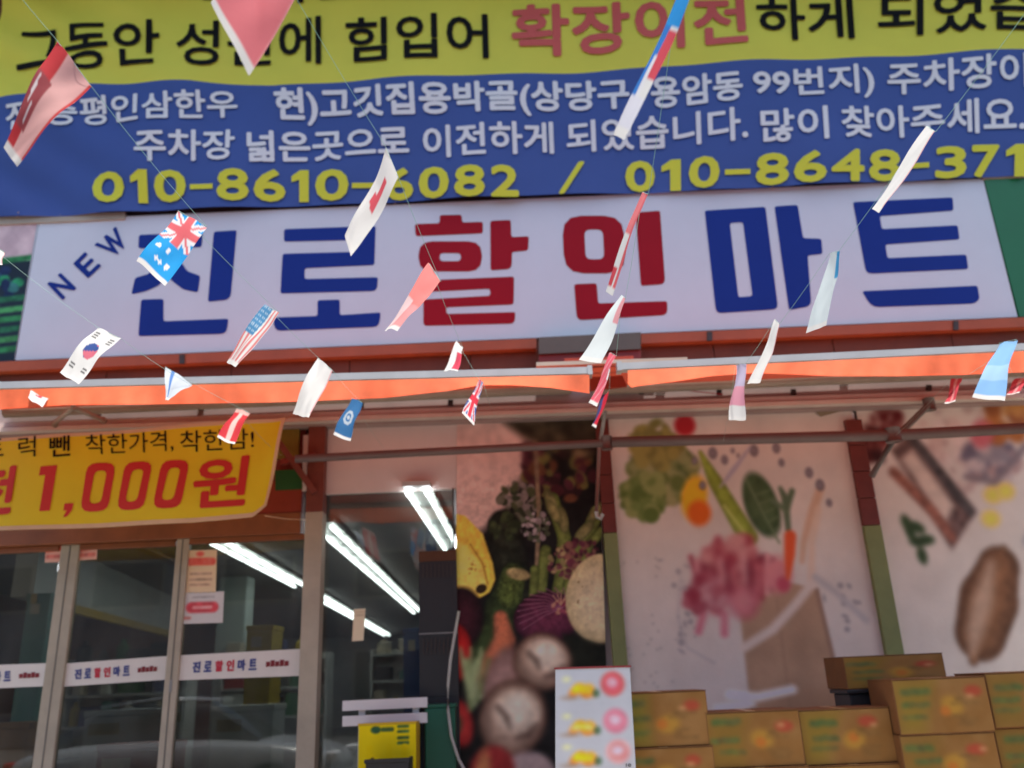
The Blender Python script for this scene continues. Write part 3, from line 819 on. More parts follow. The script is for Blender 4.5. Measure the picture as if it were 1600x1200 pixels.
goods = [mat("goods_%s" % k, rgb(*c), .6, .2, 8) for k, c in (("teal", (80, 130, 120)), ("white", (210, 210, 200)), ("red", (170, 50, 44)), ("navy", (36, 46, 96)), ("yellow", (200, 168, 30)), ("green", (54, 110, 60)), ("black", (24, 24, 26)), ("cream", (190, 176, 150)))]
shelf_m = mat("shelf_metal", (.5, .5, .48), .5, .1, 4)
def shelf(label, x0, x1, Y, z1, levels, items, seed, where):
    rr = random.Random(seed)
    t = thing("store_shelf", label, "shelf", ((x0 + x1) / 2, Y, .14), "shelves inside the shop")
    part("back_panel", box(x0, x1, Y + .4, Y + .43, .14, z1), shelf_m, t)
    for s in (x0, x1 - .04): part("upright", box(s, s + .04, Y + .02, Y + .4, .14, z1), shelf_m, t)
    for k in range(levels):
        z = .3 + (z1 - .4) * k / max(1, levels - 1)
        part("shelf_board", box(x0 + .042, x1 - .042, Y, Y + .398, z, z + .035), shelf_m, t)
        x = x0 + .06
        if k < levels - 3: continue
        while x < x1 - .25:
            w_ = rr.uniform(.14, .3); h = rr.uniform(.16, .34)
            sh = rr.random()
            g = box(x, x + w_, Y + .06, Y + .3, z + .036, z + .036 + h, .012) if sh < .55 else None
            if g is None:
                c = Vector((x + w_ / 2, Y + .18, z + .036)); r = w_ * .42
                g = tube([c, c + Vector((0, 0, h * .7)), c + Vector((0, 0, h * .82)), c + Vector((0, 0, h))], [r, r, r * .45, r * .4], 10)
            o = part("packaged_product", g, rr.choice(goods)); tag(o, "small packaged product standing on the %s" % where, "product", "goods on the %s" % where)
            x += w_ + rr.uniform(.02, .12)
shelf("pale shelf unit behind the left end door", -6.3, -4.6, 12.2, 2.0, 5, 1, 1, "shelf behind the left end door")
shelf("grey shelf unit behind the middle door", -4.5, -2.9, 13.2, 2.0, 5, 1, 2, "shelf behind the middle door")
shelf("grey shelf unit behind the right notice door", -2.5, -1.5, 14.5, 2.05, 5, 1, 3, "shelf behind the right door")
shelf("low shelf unit inside the tall window", -1.5, -.1, 12.8, 1.75, 4, 1, 4, "low shelf in the tall window")
# pale pillar
pl = thing("pillar", "pale green square pillar inside behind the right glass door", "pillar", (P(365, 1000, 13.6).x, 13.6, .14))
px_ = P(365, 1000, 13.6).x
part("shaft", box(px_ - .22, px_ + .22, 13.4, 13.8, .14, ceil_z, .02), mat("pillar_green", (.42, .48, .44), .6, .1, 2), pl)
part("base", box(px_ - .26, px_ + .26, 13.36, 13.84, .141, .3, .01), shelf_m, pl)
# white double rail behind the tall window
gr = thing("guard_rail", "white double guard rail low in front of the tall window", "rail", P(625, 1200, 7.2))
for y in (1102, 1126):
    a, b = P(536, y + 1, 7.2), P(668, y - 5, 7.2)
    part("rail", bar(a, b, .05, .075), white_board, gr)
for x in (566, 650):
    a = P(x, 1104, 7.25); part("upright", box(a.x - .025, a.x + .025, 7.23, 7.27, .13, a.z), white_board, gr)
# yellow carton with green print, black tray in front
c = Canvas(560, 1130, 650, 1202, 1.5); c.PAPER = c.PAPER * 1.0; c.fill((196, 160, 14))
c.ell(587, 1137, 8, 6, 0, (40, 70, 44), 3, .4); c.stroke([(598, 1137), (612, 1137)], 7, (60, 80, 40), 3, .4)
for y in (1133, 1141, 1151, 1159): c.stroke([(623, y), (637, y)], 5, (60, 84, 40), 3, .4, y)
for x in (578, 608, 632): c.stroke([(x, 1202), (x, 1165)], 10, (206, 158, 8), 2); 
yc = thing("yellow_carton", "yellow carton with green print standing in front of the tall window", "carton", P(605, 1215, 6.9))
a = wr(560, 1130, 650, 1202, 6.9)
part("body", box(a[0], a[1], 6.903, 7.15, .14, a[3] - .002), mat("carton_yellow", rgb(196, 160, 14), .6), yc)
part("lid_flap", box(a[0] - .006, a[1] + .006, 6.898, 6.9, a[3] - .012, a[3] + .006), mat("carton_yellow2", rgb(206, 168, 20), .6), yc)
c.build("print", lambda x, y: Vector((a[0] + (x - 560) / 90 * (a[1] - a[0]), 6.899, a[3] - .013 - (y - 1130) / 72 * (a[3] - a[2]))), carton_print, yc)
bt = thing("black_tray", "black plastic tray in front of the yellow carton", "tray", P(607, 1215, 6.7))
a = wr(573, 1186, 640, 1212, 6.65)
part("body", join(box(a[0], a[1], 6.6, 6.62, a[2] - .1, a[3], .004), box(a[0], a[0] + .02, 6.621, 6.85, a[2] - .1, a[3], .004), box(a[1] - .02, a[1], 6.621, 6.85, a[2] - .1, a[3], .004)), black_plastic, bt)
part("stand", box(a[0] + .01, a[1] - .01, 6.6, 6.85, .14, a[2] - .101), black_plastic, bt)
part("rim", box(a[0] - .01, a[1] + .01, 6.59, 6.63, a[3] - .02, a[3] + .006, .004), black_plastic, bt)
# black display cabinet and green crate at the right of the window
a = wr(655, 866, 715, 1090, 7.34)
zl = P(690, 1088, 7.34).z
dc = thing("display_cabinet", "tall black louvred panel cabinet against the right side of the window", "cabinet", (a[0], 7.34, .14))
part("body", box(a[0], a[1], 7.34, 7.41, zl, a[3] - .06), black_plastic, dc)
part("top_board", box(a[0], a[1], 7.335, 7.41, a[3] - .058, a[3] + .03), mat("cabinet_wood", rgb(84, 52, 26), .6, .2, 5), dc)
for k in range(8):
    x = a[0] + .03 + k * .034
    part("louvre", box(x, x + .008, 7.33, 7.339, a[3] - .19, a[3] - .08), dark_metal, dc)
    part("louvre", box(x, x + .008, 7.33, 7.339, P(690, 1022, 7.33).z, P(690, 996, 7.33).z), dark_metal, dc)
part("shelf_line", box(a[0], a[1], 7.33, 7.339, P(690, 990, 7.33).z, P(690, 988, 7.33).z), steel, dc)
part("plinth", box(a[0] + .02, a[1], 7.345, 7.405, .14, zl - .001), black_plastic, dc)
a = wr(664, 1106, 712, 1215, 7.2)
gc = thing("green_crate", "dark green plastic crate at the foot of the black cabinet", "crate", (a[0], 7.2, .14))
part("body", box(a[0], a[1], 7.2, 7.33, .13, a[3], .01), green_plastic, gc)
part("rim", box(a[0] - .01, a[1] + .01, 7.19, 7.332, a[3] + .001, a[3] + .03, .006), green_plastic, gc)

def stock(label, x0, y0, x1, y1, Y, m, flap=True):
    a = wr(x0, y0, x1, y1, Y)
    t = thing("stock_box", label, "box", ((a[0] + a[1]) / 2, Y, .14), "boxes just inside the glass")
    part("body", box(a[0], a[1], Y, Y + .4, .14, a[3], .01), m, t)
    part("lid", box(a[0] - .008, a[1] + .008, Y - .008, Y + .408, a[3] + .001, a[3] + .05, .006), m, t)
    part("label_patch", box(a[0] + .05, a[0] + .05 + (a[1] - a[0]) * .4, Y - .004, Y - .001, a[3] - .16, a[3] - .06), goods[7], t)
stock("pale grey box low behind the right glass door", 328, 1112, 425, 1210, 8.0, mat("pale_box", (.62, .64, .6), .6, .1, 3))
stock("tan box low behind the left end door", -60, 1140, 40, 1210, 8.1, mat("tan_box", rgb(170, 120, 72), .7, .1, 3))
stock("white long box low behind the middle door", 130, 1118, 250, 1160, 8.4, mat("white_box", (.6, .6, .6), .6, .1, 3))
stock("red and dark box behind the middle door", 150, 1172, 262, 1210, 7.9, mat("red_box", rgb(150, 60, 46), .6, .15, 4))
stock("small yellow box high behind the right door strip", 385, 985, 425, 1015, 8.9, goods[4])
stock("teal box behind the left end door above its strip", 36, 935, 72, 1030, 9.2, goods[0])
stock("blue box beside the black cabinet in the tall window", 630, 990, 656, 1050, 8.6, mat("blue_box", rgb(30, 80, 150), .6, .1, 4))
# loose cable by the poster edge
cpts = [(717, 955), (711, 990), (704, 1030), (700, 1070), (700, 1110), (705, 1150), (716, 1185), (732, 1215)]
o = part("cable", tube([P(x, y, YG - .24) for x, y in cpts], .012, 8), mat("grey_cable", (.45, .45, .42), .5), None, True)
tag(o, "loose grey cable hanging down the left edge of the vegetable poster", "cable")

# ================================================================== posters
def sprinkle(c, cx, cy, r, n, cols, size, soft, seed):
    q = np.random.default_rng(seed)
    for i in range(n):
        a = q.random() * 6.28; d = r * math.sqrt(q.random())
        s_ = size * (.6 + .8 * q.random())
        c.ell(cx + d * math.cos(a), cy + d * math.sin(a), s_, s_ * (.5 + .5 * q.random()), q.random() * 180, cols[i % len(cols)], soft)

c = Canvas(714, 652, 946, 1232, 1.5)
n1 = c.noise(60, 3); n2 = c.noise(14, 9)
c.fill((184, 150, 138))
c.C += (n1[..., None] - .5) * 24
c.poly([(735, 846), (790, 800), (846, 700), (900, 640), (960, 640), (960, 1240), (700, 1240), (700, 900)], (22, 20, 19), 16, .5, 4, 18)
sprinkle(c, 880, 720, 62, 90, [(58, 26, 30), (84, 50, 34), (40, 22, 24), (92, 84, 44), (70, 34, 40)], 9, 4, 21)
sprinkle(c, 905, 675, 40, 50, [(46, 44, 30), (88, 74, 46), (40, 30, 26), (104, 86, 60)], 10, 5, 22)
c.poly([(780, 652), (850, 655), (900, 640), (960, 640), (950, 700), (880, 700), (830, 690)], (52, 44, 32), 14, .6, 6, 16)
sprinkle(c, 815, 790, 34, 70, [(86, 80, 66), (60, 62, 40), (112, 98, 92), (40, 44, 30)], 6, 3, 23)
c.stroke([(842, 690), (846, 800), (838, 960)], 7, (112, 92, 70), 3, .2)
sprinkle(c, 838, 822, 24, 60, [(120, 104, 102), (78, 80, 62), (150, 132, 130), (58, 60, 44)], 4, 2, 24)
c.stroke([(790, 822), (796, 870), (812, 940)], [52, 62, 50], (34, 36, 26), 6, .45, 31, (18, 18, 15), 10)
sprinkle(c, 790, 824, 22, 24, [(54, 60, 36), (36, 42, 26)], 6, 4, 29)
for i, (pts, w_) in enumerate((([(842, 985), (850, 900), (856, 860)], 18), ([(862, 990), (880, 900), (886, 840), (868, 780)], 22), ([(878, 985), (900, 880), (940, 800)], 22), ([(832, 985), (838, 890)], 14), ([(896, 920), (925, 850), (946, 830)], 16))):
    c.stroke(pts, w_, (98, 104, 50), 3, .25, 40 + i, (58, 64, 28))
for x, y, a in ((866, 785, 70), (938, 800, -50), (884, 812, 80), (918, 830, -45), (870, 800, 60)):
    c.ell(x, y, 22, 9, a, (116, 106, 66), 3, .35, 5, (70, 70, 40))
sprinkle(c, 885, 880, 26, 70, [(140, 116, 80), (96, 54, 56), (76, 36, 44), (120, 104, 66)], 4, 2, 25)
sprinkle(c, 912, 862, 26, 40, [(84, 40, 48), (60, 28, 34), (110, 70, 60)], 5, 3, 26)
# bananas
c.poly([(700, 800), (728, 806), (756, 834), (772, 880), (776, 905), (768, 925), (752, 934), (712, 928), (700, 920)], (206, 162, 62), 3, .12, 7, 26)
c.poly([(700, 842), (730, 852), (756, 886), (762, 915), (750, 930), (726, 926), (700, 916)], (222, 182, 84), 5, .1, 8, 26)
c.stroke([(736, 850), (756, 880), (764, 912)], 2.5, (140, 100, 40), 2)
c.ell(754, 920, 9, 7, -30, (44, 32, 20), 2); sprinkle(c, 744, 885, 16, 9, [(150, 108, 46)], 1.8, 1.5, 27)
# zucchini
c.stroke([(806, 896), (786, 950), (758, 1030)], [40, 56, 66], (44, 54, 28), 5, .4, 33, (20, 24, 15), 9)
c.stroke([(804, 900), (798, 930)], [38, 42], (74, 84, 38), 4, .5, 36, (44, 52, 26), 5)
c.ell(812, 897, 19, 9, 10, (150, 128, 84), 3, .4, 34)
# aubergine / dark left
c.ell(722, 965, 36, 48, 0, (54, 22, 28), 6, .2, 1, (24, 14, 16))
# onion
c.ell(856, 965, 52, 40, -10, (92, 40, 56), 3, .25, 44, (44, 18, 28), 7)
for k in range(13):
    a = math.radians(150 + k * 13)
    c.stroke([(880, 950), (880 + 30 * math.cos(a), 950 + 22 * math.sin(a)), (872 + 62 * math.cos(a), 962 + 44 * math.sin(a))], 1.3, (126, 74, 90), 1.6)
sprinkle(c, 878, 948, 12, 26, [(150, 104, 84), (120, 56, 66), (104, 34, 52)], 3, 1.5, 28)
for k in range(5): c.stroke([(878, 945), (866 + k * 7, 930 - (k % 3) * 4)], 1.2, (170, 130, 96), 1.4)
# melon / white radish
c.ell(942, 935, 56, 70, 8, (190, 168, 132), 3, .06, 45, (168, 146, 104), 20)
sprinkle(c, 905, 925, 20, 4, [(130, 104, 70)], 2, 1.2, 30)
c.poly([(880, 990), (920, 1000), (960, 1020), (960, 1060), (890, 1060)], (26, 27, 20), 6, .3)
# tomato / peppers
c.ell(712, 1020, 28, 46, 0, (172, 34, 30), 4, .1, 1, (120, 20, 20))
c.ell(722, 1130, 20, 38, -10, (168, 48, 44), 5, .1, 1, (120, 30, 28)); c.ell(716, 1132, 9, 16, 0, (74, 70, 44), 5)
# ginger/shrimp and rosemary
c.stroke([(784, 965), (790, 1000), (770, 1040), (742, 1080)], [22, 34, 36, 20], (168, 92, 62), 6, .2, 50, (130, 72, 52))
for k in range(9):
    x = 722 + k * 5
    c.stroke([(738 + k * 3, 1110 - k * 4), (x + k * 6, 1020 + (k % 3) * 10)], 6, [(112, 116, 78), (84, 96, 54), (140, 140, 104)][k % 3], 3, .1)
for k in range(5): c.stroke([(738, 1090), (722 + k * 8, 1012 + (k % 2) * 18)], 4, (140, 146, 100), 2)
# mushrooms
def mushroom(cx, cy, rx, ry, ang, s_):
    c.ell(cx, cy, rx, ry, ang, (168, 138, 116), 7, .12, s_, (70, 46, 36), 16)
    c.ell(cx + 6, cy - 9, rx * .74, ry * .62, ang, (202, 180, 156), 9, .1, s_ + 1, (160, 130, 108), 14)
    c.stroke([(cx - rx * .45, cy - ry * .3), (cx - rx * .2, cy - ry * .05), (cx - rx * .1, cy + ry * .25)], [7, 9, 4], (96, 76, 64), 7)
    c.stroke([(cx + rx * .1, cy + ry * .5), (cx + rx * .45, cy + ry * .42), (cx + rx * .7, cy + ry * .15)], [4, 10, 4], (84, 62, 52), 8)
    c.ell(cx + rx * .15, cy - ry * .35, rx * .3, ry * .26, ang + 20, (198, 180, 158), 10)
c.ell(792, 1070, 34, 60, 10, (142, 106, 96), 10, .08, 3, (104, 74, 66))
mushroom(848, 1034, 46, 46, 20, 61)
mushroom(802, 1122, 52, 62, 15, 66)
c.ell(826, 1210, 40, 36, 0, (150, 126, 120), 9, .08, 3)
c.ell(770, 1205, 34, 40, 10, (132, 40, 38), 9, .15); c.ell(756, 1212, 12, 40, 5, (170, 104, 66), 8)
c.C *= 1 + .28 * (c.noise(9, 77)[..., None] - .5) + .16 * (c.noise(4, 78, 2)[..., None] - .5)
c.blur(2, np.clip((c.Y - 960) / 60, 0, 1)); c.blur(2, np.clip((770 - c.Y) / 60, 0, 1))
vp = thing("vegetable_poster", "tall dark poster of bananas, onion, asparagus and mushrooms beside the window", "poster", P(830, 1225, YW))
def upright(Y, x0, x1):
    """keep the print rectangular on the wall: photo columns follow the wall's verticals"""
    xc = 830
    def f(x, y):
        X = P(x, 940, Y).x; z = P(830 + (x - 830) * 1.0, y, Y)
        return Vector((X + 0 * y, Y, z.z))
    return f
ps1 = plane(YW - .012)
a = wr(714, 652, 946, 1232, YW)
pb = P(714, 1232, YW); 
c.build("printed_sheet", lambda x, y: P(x - (y - 940) * .008 + (x - 714) / 232 * (y - 940) * .04 - 2, y, YW - .012), picture, vp)
part("backing_board", slab([(718, 655), (936, 655), (952, 1230), (714, 1230)], YW - .008, .05), white_board, vp)

# two-colour posts at the poster edges
red_post = mat("post_red", rgb(112, 50, 42), .55, .25, 5); green_post = mat("post_green", rgb(128, 138, 84), .55, .15, 4)
def tpost(label, xt, xb, wt, ysp, Y):
    X0 = P((xt + xb) / 2, 840, Y).x; X1 = P((xt + xb) / 2 + wt, 840, Y).x
    t = thing("window_post", label, "post", ((X0 + X1) / 2, Y, .13))
    zs = P(xt, ysp, Y).z
    z2 = P(xt, 655, Y).z
    zz = np.linspace(zs, z2, 5)
    for k in range(4):
        part("red_section", box(X0, X1, Y, Y + .1, zz[k] + .003, zz[k + 1] - .003, .004), red_post, t)
    part("green_section", box(X0, X1, Y - .003, Y + .1, .13, zs - .002, .004), green_post, t)
    return t
tpost("two coloured post, red above green, between vegetable poster and grocery bag poster", 937, 951, 21, 833, YW - .06)
tpost("two coloured post, red above green, between grocery bag poster and fish poster", 1332, 1374, 27, 822, YW - .06)

# poster 2: grocery bag
c = Canvas(955, 645, 1350, 1240, 1.5)
n1 = c.noise(80, 3); c.fill((182, 166, 152)); c.C += (n1[..., None] - .5) * 10
sprinkle(c, 1040, 735, 52, 130, [(104, 108, 62), (84, 94, 48), (120, 120, 76), (70, 80, 44), (134, 128, 84)], 12, 7, 71)
sprinkle(c, 1005, 770, 34, 60, [(96, 108, 56), (78, 92, 44), (120, 124, 72)], 10, 5, 72)
sprinkle(c, 1030, 690, 34, 50, [(128, 118, 62), (106, 100, 54)], 10, 6, 73)
c.ell(1078, 662, 17, 17, 0, (150, 36, 40), 8)
c.ell(1086, 775, 20, 34, 12, (206, 150, 36), 9, .05); c.ell(1092, 800, 18, 20, 10, (196, 86, 30), 10)
c.stroke([(1100, 705), (1120, 750), (1165, 840)], [6, 22, 30], (126, 136, 52), 4, .15, 3, (96, 104, 40))
c.stroke([(1132, 790), (1168, 845)], 5, (160, 164, 86), 3)
c.ell(1190, 790, 26, 52, -14, (70, 84, 54), 6, .15, 5, (52, 68, 42))
c.stroke([(1170, 750), (1190, 800), (1212, 850)], 3, (94, 106, 74), 3)
for k in range(5): c.stroke([(1180 + k * 6, 775 + k * 14), (1204 + k * 3, 768 + k * 14)], 2, (92, 104, 70), 3)
c.stroke([(1228, 830), (1228, 780), (1222, 765)], [8, 12, 6], (78, 90, 66), 5); c.stroke([(1228, 800), (1210, 785)], 8, (86, 98, 72), 5); c.stroke([(1230, 795), (1240, 770)], 9, (76, 88, 64), 5)
c.stroke([(1286, 765), (1270, 800), (1250, 850), (1244, 880)], [12, 14, 10, 8], (176, 142, 116), 6)
c.stroke([(1278, 800), (1262, 850), (1256, 900), (1250, 960)], 10, (186, 158, 136), 8)
# drops
for x, y, r in ((1120, 707, 9), (1138, 718, 7), (1090, 718, 6), (1152, 704, 4), (1186, 705, 9), (1222, 702, 8), (1228, 725, 6), (1270, 742, 8), (1296, 790, 6), (1100, 757, 7), (1285, 762, 9), (1160, 712, 3)):
    c.ell(x, y, r * .75, r, 0, (120, 108, 108), 3, 0, 1, (78, 70, 74))
c.stroke([(1180, 700), (1150, 735), (1128, 760)], [4, 8, 3], (150, 138, 142), 4)
# bag
c.poly([(1142, 905), (1200, 905), (1262, 925), (1284, 1110), (1148, 1122)], (150, 117, 91), 5, .06, 8, 30)
c.stroke([(1262, 925), (1284, 1110)], 5, (122, 92, 74), 5)
c.stroke([(1200, 935), (1205, 1110)], 3, (140, 108, 84), 5)
c.stroke([(1146, 1012), (1190, 985), (1225, 950), (1256, 915)], 14, (186, 166, 150), 8)
# meat / red onions
sprinkle(c, 1140, 885, 46, 70, [(160, 84, 84), (140, 52, 60), (178, 120, 112), (104, 34, 44)], 11, 9, 74)
for k in range(16):
    c.stroke([(1075 + k * 9, 868 + (k * 37 % 30)), (1082 + k * 8, 900 + (k * 53 % 60))], 7, [(132, 44, 54), (190, 136, 130), (112, 38, 48), (170, 92, 94)][k % 4], 6, .2)
sprinkle(c, 1095, 930, 28, 40, [(126, 44, 54), (150, 74, 80), (176, 130, 126)], 9, 8, 75)
c.ell(1204, 900, 22, 28, 10, (184, 112, 110), 16); c.ell(1150, 940, 22, 26, 0, (178, 112, 110), 16, .1, 3, (164, 76, 86))
c.ell(1212, 915, 10, 12, 0, (166, 68, 80), 7)
c.stroke([(1230, 840), (1226, 870), (1220, 905)], [18, 16, 6], (190, 76, 42), 6)
for pts in ([(1120, 960), (1118, 990)], [(1088, 960), (1080, 985)]): c.stroke(pts, 10, (176, 96, 104), 9)
# water splashes
q = np.random.default_rng(9)
for k in range(26):
    x, y = (1060 + q.normal() * 16, 860 + q.random() * 180) if k < 14 else (1300 + q.normal() * 12, 880 + q.random() * 120)
    c.ell(x, y, 2 + q.random() * 4, 2 + q.random() * 3, q.random() * 90, (140, 128, 122), 3)
c.stroke([(1058, 900), (1050, 960), (1062, 1010), (1100, 1035)], 4, (166, 152, 142), 4)
c.stroke([(1262, 905), (1290, 930), (1330, 975)], 10, (162, 150, 142), 8)
c.stroke([(1120, 1085), (1160, 1090), (1210, 1080)], 14, (206, 196, 184), 9)
c.stroke([(1150, 1100), (1100, 1105)], 12, (196, 188, 178), 9)
q = np.random.default_rng(19)
for k in range(40): c.ell(960 + q.random() * 120, 860 + q.random() * 220, 1.6, 1.4, 0, (136, 124, 114), 1.5)
c.blur(1); c.blur(3, np.exp(-(((c.X - 1130) / 75) ** 2 + ((c.Y - 905) / 75) ** 2) ** 2))
gp = thing("grocery_poster", "white poster of a paper grocery bag bursting with vegetables", "poster", P(1160, 1235, YW))
def fan(x, y):
    k = (y - 645) / 595
    xl = 955 + 16 * k - 4; xr = 1330 + 80 * k
    return xl + (x - 955) / 395 * (xr - xl)
c.build("printed_sheet", lambda x, y: P(fan(x, y), y - (fan(x, y) - 1150) * .03, YW - .012), picture, gp)
part("backing_board", slab([(948, 652), (1334, 644), (1412, 1230), (966, 1236)], YW - .008, .05), white_board, gp)

# poster 3: fish, herbs, coconut
c = Canvas(1340, 630, 1720, 1180, 1.6)
n1 = c.noise(70, 13); c.fill((182, 166, 152)); c.C += (n1[..., None] - .5) * 12
sprinkle(c, 1500, 700, 80, 80, [(176, 152, 140), (162, 138, 128), (190, 170, 158)], 9, 4, 81)
c.poly([(1385, 700), (1420, 672), (1510, 800), (1462, 858)], (92, 70, 64), 10, .4, 3, 9)
c.poly([(1400, 715), (1420, 700), (1476, 790), (1456, 818)], (180, 158, 142), 10, .1)
c.stroke([(1420, 680), (1480, 770), (1500, 800)], 14, (66, 60, 58), 6, .35)
c.stroke([(1385, 735), (1440, 800), (1465, 840)], 16, (124, 78, 64), 7, .4)
sprinkle(c, 1350, 690, 26, 40, [(70, 30, 28), (110, 60, 54), (48, 26, 26)], 9, 6, 82)
sprinkle(c, 1384, 660, 24, 26, [(86, 30, 30), (120, 76, 70)], 9, 6, 87)
sprinkle(c, 1545, 715, 42, 60, [(128, 116, 116), (150, 120, 112), (92, 84, 92), (170, 150, 142)], 12, 7, 83)
c.stroke([(1500, 745), (1545, 755), (1600, 700)], 10, (112, 98, 98), 8)
sprinkle(c, 1575, 650, 40, 40, [(150, 92, 48), (128, 74, 44), (168, 116, 66)], 12, 7, 84)
c.ell(1532, 680, 18, 22, 20, (172, 90, 92), 10)
for x, y, a in ((1394, 815, 70), (1410, 822, 30), (1408, 844, 5), (1422, 842, 0), (1412, 866, 80), (1398, 828, 80)):
    c.ell(x, y, 14, 8, a, (52, 66, 42), 5, .2)
for x, y in ((1540, 775), (1532, 812), (1560, 770)):
    c.ell(x, y, 16, 14, 0, (196, 166, 90), 6); c.ell(x, y, 8, 7, 0, (204, 174, 72), 5)
c.stroke([(1547, 862), (1536, 890), (1514, 940), (1494, 990), (1476, 1032)], [16, 70, 100, 88, 16], (120, 80, 54), 8, .2, 3, (78, 52, 38), 12)
c.stroke([(1524, 884), (1504, 940), (1486, 985), (1476, 1020)], [14, 34, 30, 10], (160, 126, 102), 18, .08)
sprinkle(c, 1600, 850, 14, 10, [(140, 132, 130)], 9, 7, 85)
c.blur(2)
fp = thing("fish_poster", "white poster of grilled fish, herbs, lemon and a split coconut", "poster", P(1560, 1175, YW))
def fan3(x, y): return x + (y - 640) * .155 * (1 - (x - 1340) / 600) - 2
c.build("printed_sheet", lambda x, y: P(fan3(x, y), y - (x - 1480) * .03, YW - .012), picture, fp)
part("backing_board", slab([(1344, 636), (1722, 622), (1780, 1170), (1424, 1180)], YW - .008, .05), white_board, fp)
part("paper_label", slab([(1272, 640), (1312, 634), (1316, 642), (1282, 651)], YW - .03, .004), mat("dusty_label", rgb(150, 136, 110), .7), gp)
# base wall below the posters
part("base_wall", box(P(716, 1000, YG).x, 9.7, YG + .06, YG + .3, .13, P(800, 600, YG).z), pink_wall, bld)

# ================================================================== gold banner
YGB = 6.55
gb = thing("gold_banner", "yellow price banner with red 1,000 won lettering hung below the left awning", "banner", P(200, 820, YGB))
GX = [-60, 0, 150, 300, 420, 447]
GT = [688, 685, 675, 662, 654, 652]; GB_ = [832, 829, 824, 817, 808, 790]
def gdisp(px, py): return .012 * math.sin(px * .03 + py * .012) + .01 * math.sin(px * .011 - py * .03) + (.02 * math.sin((px + py) * .06) if px > 380 else 0) * max(0, (px - 380) / 70)
def gsurf(off=0.):
    def f(px, py):
        p = P(px, py, YGB); p.y += gdisp(px, py) - off; return p
    return f
def gold(px0, px1, k0, k1, nx, ny, off):
    V, Fc = [], []
    for j in range(ny + 1):
        for i in range(nx + 1):
            px = px0 + (px1 - px0) * i / nx
            t_, b_ = np.interp(px, GX, GT), np.interp(px, GX, GB_)
            k = k0 + (k1 - k0) * j / ny
            py = t_ + (b_ - t_) * k
            lean = max(0, (px - 300) / 147) * (-30) * k
            V.append(gsurf(off)(px + lean, py))
    for j in range(ny):
        for i in range(nx):
            q_ = j * (nx + 1) + i; Fc.append((q_ + nx + 1, q_ + nx + 2, q_ + 1, q_))
    return V, Fc
part("cloth", gold(-60, 446, 0, 1, 90, 24, 0), banner_gold, gb, True)
part("hem", gold(-60, 446, 0, .035, 90, 2, .003), hem_mat, gb, True)
part("hem", gold(-60, 446, .955, 1, 90, 2, .003), hem_mat, gb, True)
part("hem", gold(440, 446, .036, .954, 2, 12, .003), hem_mat, gb, True)
def gline(s, q, m, bold, skew=0, sp=1.): part("lettering", letters(s, q, gsurf(.006), bold, 3, sp, skew, .06), m, gb)
gline("트", [(-26, 688), (6, 685), (6, 712), (-26, 715)], black_ink, -.002)
gline("럭", [(30, 684), (58, 682), (58, 714), (30, 718)], black_ink, .0)
gline("뺀", [(80, 683), (112, 681), (112, 713), (80, 716)], black_ink, .01)
gline("착한가격,", [(134, 680), (270, 672), (272, 706), (136, 712)], black_ink, .0)
gline("착한맘!", [(282, 674), (396, 669), (396, 700), (282, 708)], black_ink, .0)
gline("전", [(-34, 733), (30, 727), (16, 803), (-46, 808)], ink_red2, .035)
def gpoly(*shapes): part("lettering", join(*[poly_geo([rounded(lp) for lp in sh], gsurf(.006)) for sh in shapes]), ink_red2, gb)
gpoly([[(66, 730, 1), (92, 728, 1), (78, 798, 1), (62, 799, 1), (73, 743, 1), (63, 744, 1)]], [[(101, 787, 1), (115, 786, 1), (112, 797, 2), (104, 807, 2), (98, 808, 1), (104, 797, 1), (99, 798, 1)]])
for x, y in ((124, 724), (182, 722), (240, 720)):
    gpoly([[(x + 14, y, 15), (x + 58, y - 1, 16), (x + 44, y + 74, 15), (x, y + 76, 16)], [(x + 25, y + 12, 9), (x + 44, y + 11, 9), (x + 33, y + 62, 9), (x + 14, y + 63, 9)]])
gline("원", [(306, 718), (392, 710), (382, 790), (300, 796)], ink_red2, .028)
for q in ([(446, 655), (470, 640)], [(414, 806), (478, 812)]):
    a, b = P(*q[0], YGB), P(*q[1], YD - .12)
    part("tie_rope", tube([a, (a + b) / 2 - Vector((0, 0, .01)), b], .004, 6), hem_mat, gb)

# ================================================================== cartons and price board
BW, BD, BH = .62, .42, .335
def carton_mesh(seed):
    c = Canvas(0, 0, 140, 77, 2.0); q = np.random.default_rng(seed)
    c.fill((118, 80, 42)); n = c.noise(30, seed); c.C += (n[..., None] - .5) * 22
    j = lambda a_: (q.random() - .5) * a_
    c.poly([(0, 0), (52 + j(30), 0), (40 + j(30), 77), (0, 77)], (112 + j(16), 84 + j(12), 34), 26)
    for k in range(3):
        y = 16 + k * 20 + j(8); x = 12 + j(14)
        for w_ in range(4): c.stroke([(x + w_ * 10, y), (x + 6 + w_ * 10 + j(4), y + j(3))], 9 - k * 2, (78 + j(16), 78 + j(10), 42), 4, .2, seed + w_)
    c.ell(112 + j(16), 20 + j(8), 13 + j(6), 8, 0, (138, 58, 38), 5); c.ell(112 + j(16), 22 + j(8), 6, 3, 0, (160, 110, 70), 3)
    c.ell(78 + j(14), 42 + j(10), 17, 13, j(60), (142, 100, 40), 8); c.ell(76 + j(14), 44 + j(8), 8, 7, 0, (150, 84, 34), 5)
    for y in (30, 36, 54, 60, 66): c.stroke([(88 + j(10), y), (112 + j(26), y)], 2.4, (92, 66, 36), 3, .4, y)
    c.blur(1)
    return c
craft = mat("kraft_card", rgb(132, 90, 48), .8, .15, 6, bump=.15)
tape = mat("packing_tape", rgb(186, 150, 96), .3)
